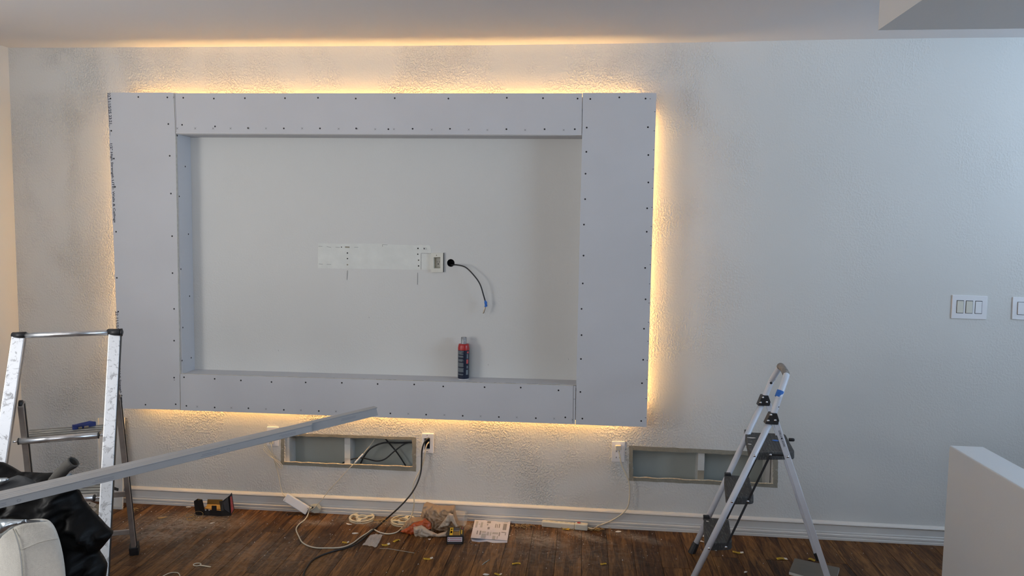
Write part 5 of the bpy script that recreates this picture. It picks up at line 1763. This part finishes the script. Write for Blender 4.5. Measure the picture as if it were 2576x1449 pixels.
tube('welt', weltp, .0022, M['sofa'], sf)
tube('seam', [W(52, 1383, ay-.005), W(75, 1374, ay-.005), W(100, 1364, ay-.005), W(125, 1358, ay-.004), W(146, 1354, ay-.001)], .0011, M['sofa'], sf, seg=6)

jk = thing('jacket', (-1.62, -1.9, .55), 'black puffy jacket with grey panel draped over the sofa arm', 'jacket')
jy = -1.80
tl_ = lambda x, z: .55*(z-.62)
inflate('jacket_body', [(-60, 1150), (0, 1164), (22, 1175), (42, 1187), (62, 1187), (95, 1189), (130, 1190), (146, 1200), (156, 1214), (150, 1240), (120, 1270), (60, 1310), (-60, 1330)], jy+.10, .045, M['jacket'], jk, 2, .7, 10, .009, .06)
inflate('grey_panel', [(-40, 1222), (0, 1212), (20, 1204), (45, 1195), (62, 1198), (82, 1207), (98, 1219), (108, 1232), (60, 1250), (20, 1262), (-40, 1268)], jy+.015, .018, M['jacket_grey'], jk, 6, .3, 9, .012, .05)
inflate('hood_lining', [(-50, 1212), (0, 1202), (16, 1201), (24, 1206), (12, 1216), (0, 1222), (-50, 1232)], jy-.01, .012, M['lining'], jk, 4, .8, 22, .008, .02)
inflate('sleeve', [(-60, 1262), (0, 1256), (50, 1246), (100, 1238), (140, 1233), (170, 1228), (190, 1232), (198, 1247), (206, 1262), (222, 1283), (240, 1301), (262, 1326), (281, 1341), (278, 1352), (262, 1372), (245, 1391), (256, 1407), (266, 1428), (262, 1449), (258, 1475), (166, 1475), (164, 1430), (160, 1390), (152, 1352), (138, 1326), (124, 1312), (95, 1306), (40, 1307), (-60, 1312)], jy-.055, .042, M['jacket'], jk, 9, .75, 10, .009, .05, cell=.8)
inflate('silver_lining', [(-40, 1306), (0, 1305), (40, 1306), (90, 1308), (122, 1311), (100, 1313), (60, 1317), (38, 1325), (22, 1335), (6, 1348), (0, 1356), (-40, 1380)], ay-.055, .012, M['lining'], jk, 7, .9, 18, .008, .02)
# glove / knitted cuff standing up out of the pile
gy = -1.72
gv = thing('work_glove', W(165, 1200, gy), 'grey work glove with open cuff sticking up from the jacket', 'glove')
ga, gb = W(142, 1206, gy), W(186, 1161, gy)
axg = (gb-ga).normalized()
bm = bmesh.new()
path = [ga-axg*.02, ga.lerp(gb, .3)+V((-.003, 0, .003)), ga.lerp(gb, .6)+V((-.003, 0, .004)), gb]
seg = 20
sd_ = V((0, 1, 0)); td_ = axg.cross(sd_).normalized()
ringsg = []
for i, p in enumerate(smooth_path(path, 5)):
    t_ = i/15
    ra_ = .0165*(1.0+.12*math.sin(t_*9)+(.22 if t_ > .9 else 0)); rb_ = .0195*(1-.15*math.sin(t_*3))
    ringsg.append([bm.verts.new(p+sd_*ra_*.8*math.cos(2*PI*k/seg)+td_*(rb_+(.002*math.sin(3*k+t_*8)))*math.sin(2*PI*k/seg)) for k in range(seg)])
for A, B in zip(ringsg[:-1], ringsg[1:]):
    for k in range(seg): bm.faces.new((A[k], A[(k+1) % seg], B[(k+1) % seg], B[k]))
# inner wall so the cuff has thickness and looks hollow
inn = [[bm.verts.new(ringsg[-1-j][k].co*.0+sum((v.co for v in ringsg[-1-j]), V((0, 0, 0)))/seg*(.18)+ringsg[-1-j][k].co*.82) for k in range(seg)] for j in range(6)]
for k in range(seg): bm.faces.new((ringsg[-1][k], ringsg[-1][(k+1) % seg], inn[0][(k+1) % seg], inn[0][k]))
for A, B in zip(inn[:-1], inn[1:]):
    for k in range(seg): bm.faces.new((A[(k+1) % seg], A[k], B[k], B[(k+1) % seg]))
bm.faces.new(inn[-1])
from_bm('cuff', bm, M['glove'], gv, smooth=True)
inflate('palm', [(128, 1196), (138, 1190), (150, 1194), (166, 1203), (160, 1214), (140, 1214)], gy, .016, M['glove'], gv, 5, .4, 12, .01, .03)
o = inflate('blue_rag', [(166, 1197), (177, 1190), (183, 1195), (180, 1206), (168, 1208)], gy+.05, .012, M['bluecloth'], None, 6, .4, 14, .008, .02)
tag(o, 'scrap of pale blue cloth behind the grey glove', 'cloth')

# ================================================================== CORNER BEADS
def bead(far_px, near_px, yf, yn, label, k, FW=.031):
    """L-shaped trim: one flange faces the camera, one lies on top"""
    a, b = W(*far_px, yf), W(*near_px, yn)
    ax2 = (b-a).normalized()
    b = b+ax2*.45
    up = V((0, 0, 1)); up = (up-ax2*up.dot(ax2)).normalized()
    out = ax2.cross(up).normalized()
    if out.y > 0: out = -out
    TH, TW = .0016, .030
    t_ = thing('corner_bead', a, label, 'corner bead', 'bundle of corner beads')
    def sweep(nm, section, material, end_cut=0.0):
        bm_ = bmesh.new()
        A = [bm_.verts.new(a+up*u+out*v+ax2*(end_cut*(1 if u > -FW*.5 else 0))) for u, v in section]
        B = [bm_.verts.new(b+up*u+out*v) for u, v in section]
        bm_.faces.new(A); bm_.faces.new(B[::-1])
        n = len(section)
        for i in range(n): bm_.faces.new((A[i], B[i], B[(i+1) % n], A[(i+1) % n]))
        return from_bm(nm, bm_, material, t_)
    sweep('front_flange', [(0, 0), (0, -TH), (-FW, -TH), (-FW, 0)], M['bead'], .006)
    sweep('top_flange', [(0, 0), (.0016, 0), (.0016, -TW), (0, -TW)], M['bead'])
    bm_ = bmesh.new()
    bm_tube(bm_, [a+ax2*.004, b], .0019, 6)
    from_bm('nose', bm_, M['bead'], t_, smooth=True)
    return t_, a, ax2, up, out
# axis directions are read from the picture; out points towards the camera so the front flange sits at v=0
yf, yn = -1.02, -1.93
items = []
t_, a, ax2, up, out = bead((950, 1026), (0, 1252), yf, yn, 'longest grey corner bead, its end reaching highest across the frame', 0)
marks = [(a, ax2, up, out, t_, .55)]
for k in range(4):
    dz = .0062*k; dyk = -.008*k
    names = ['lowest front', 'second from the front', 'third from the front', 'uppermost nested']
    far = (785, 1066)
    A2 = W(784+k*.6, 1073-k*2.3, yf-.115+.012*k)
    t_ = None
    def pr(p):
        d = p-CAM
        return (CX+F_PX*d.dot(_r)/d.dot(_fw), CY-F_PX*d.dot(_u)/d.dot(_fw))
    tt = bead((785+k*.8, 1069.5-k*1.5), (0, 1258.5-k*4.4), yf-.235+.009*k, yn-.100+.009*k, 'shorter grey corner bead, %s of the stack crossing the room' % names[k], k, .0225)
    if k == 0: marks.append((tt[1], tt[2], tt[3], tt[4], tt[0], .2))
for a, ax2, up, out, par, s0 in marks:
    rnd = random.Random(int(a.x*100))
    for k in range(5):
        p = a+ax2*(.03+s0*.1+k*.30+rnd.random()*.05)
        for j in range(2):
            q1_ = p+up*(-.011-.005*j)+out*.0003
            beam('printed_line', q1_, q1_+ax2*(.05+.02*rnd.random()), .0018, up, .0004, M['bead_print'], par)
        if k in (1, 3):
            c_ = p+ax2*-.03+up*(-.013)+out*.0004
            tube('printed_ring', [c_+ax2*(.005*math.cos(q*PI/4))+up*(.0035*math.sin(q*PI/4)) for q in range(8)], .0004, M['bead_print'], par, seg=4, sm=0, closed=True)
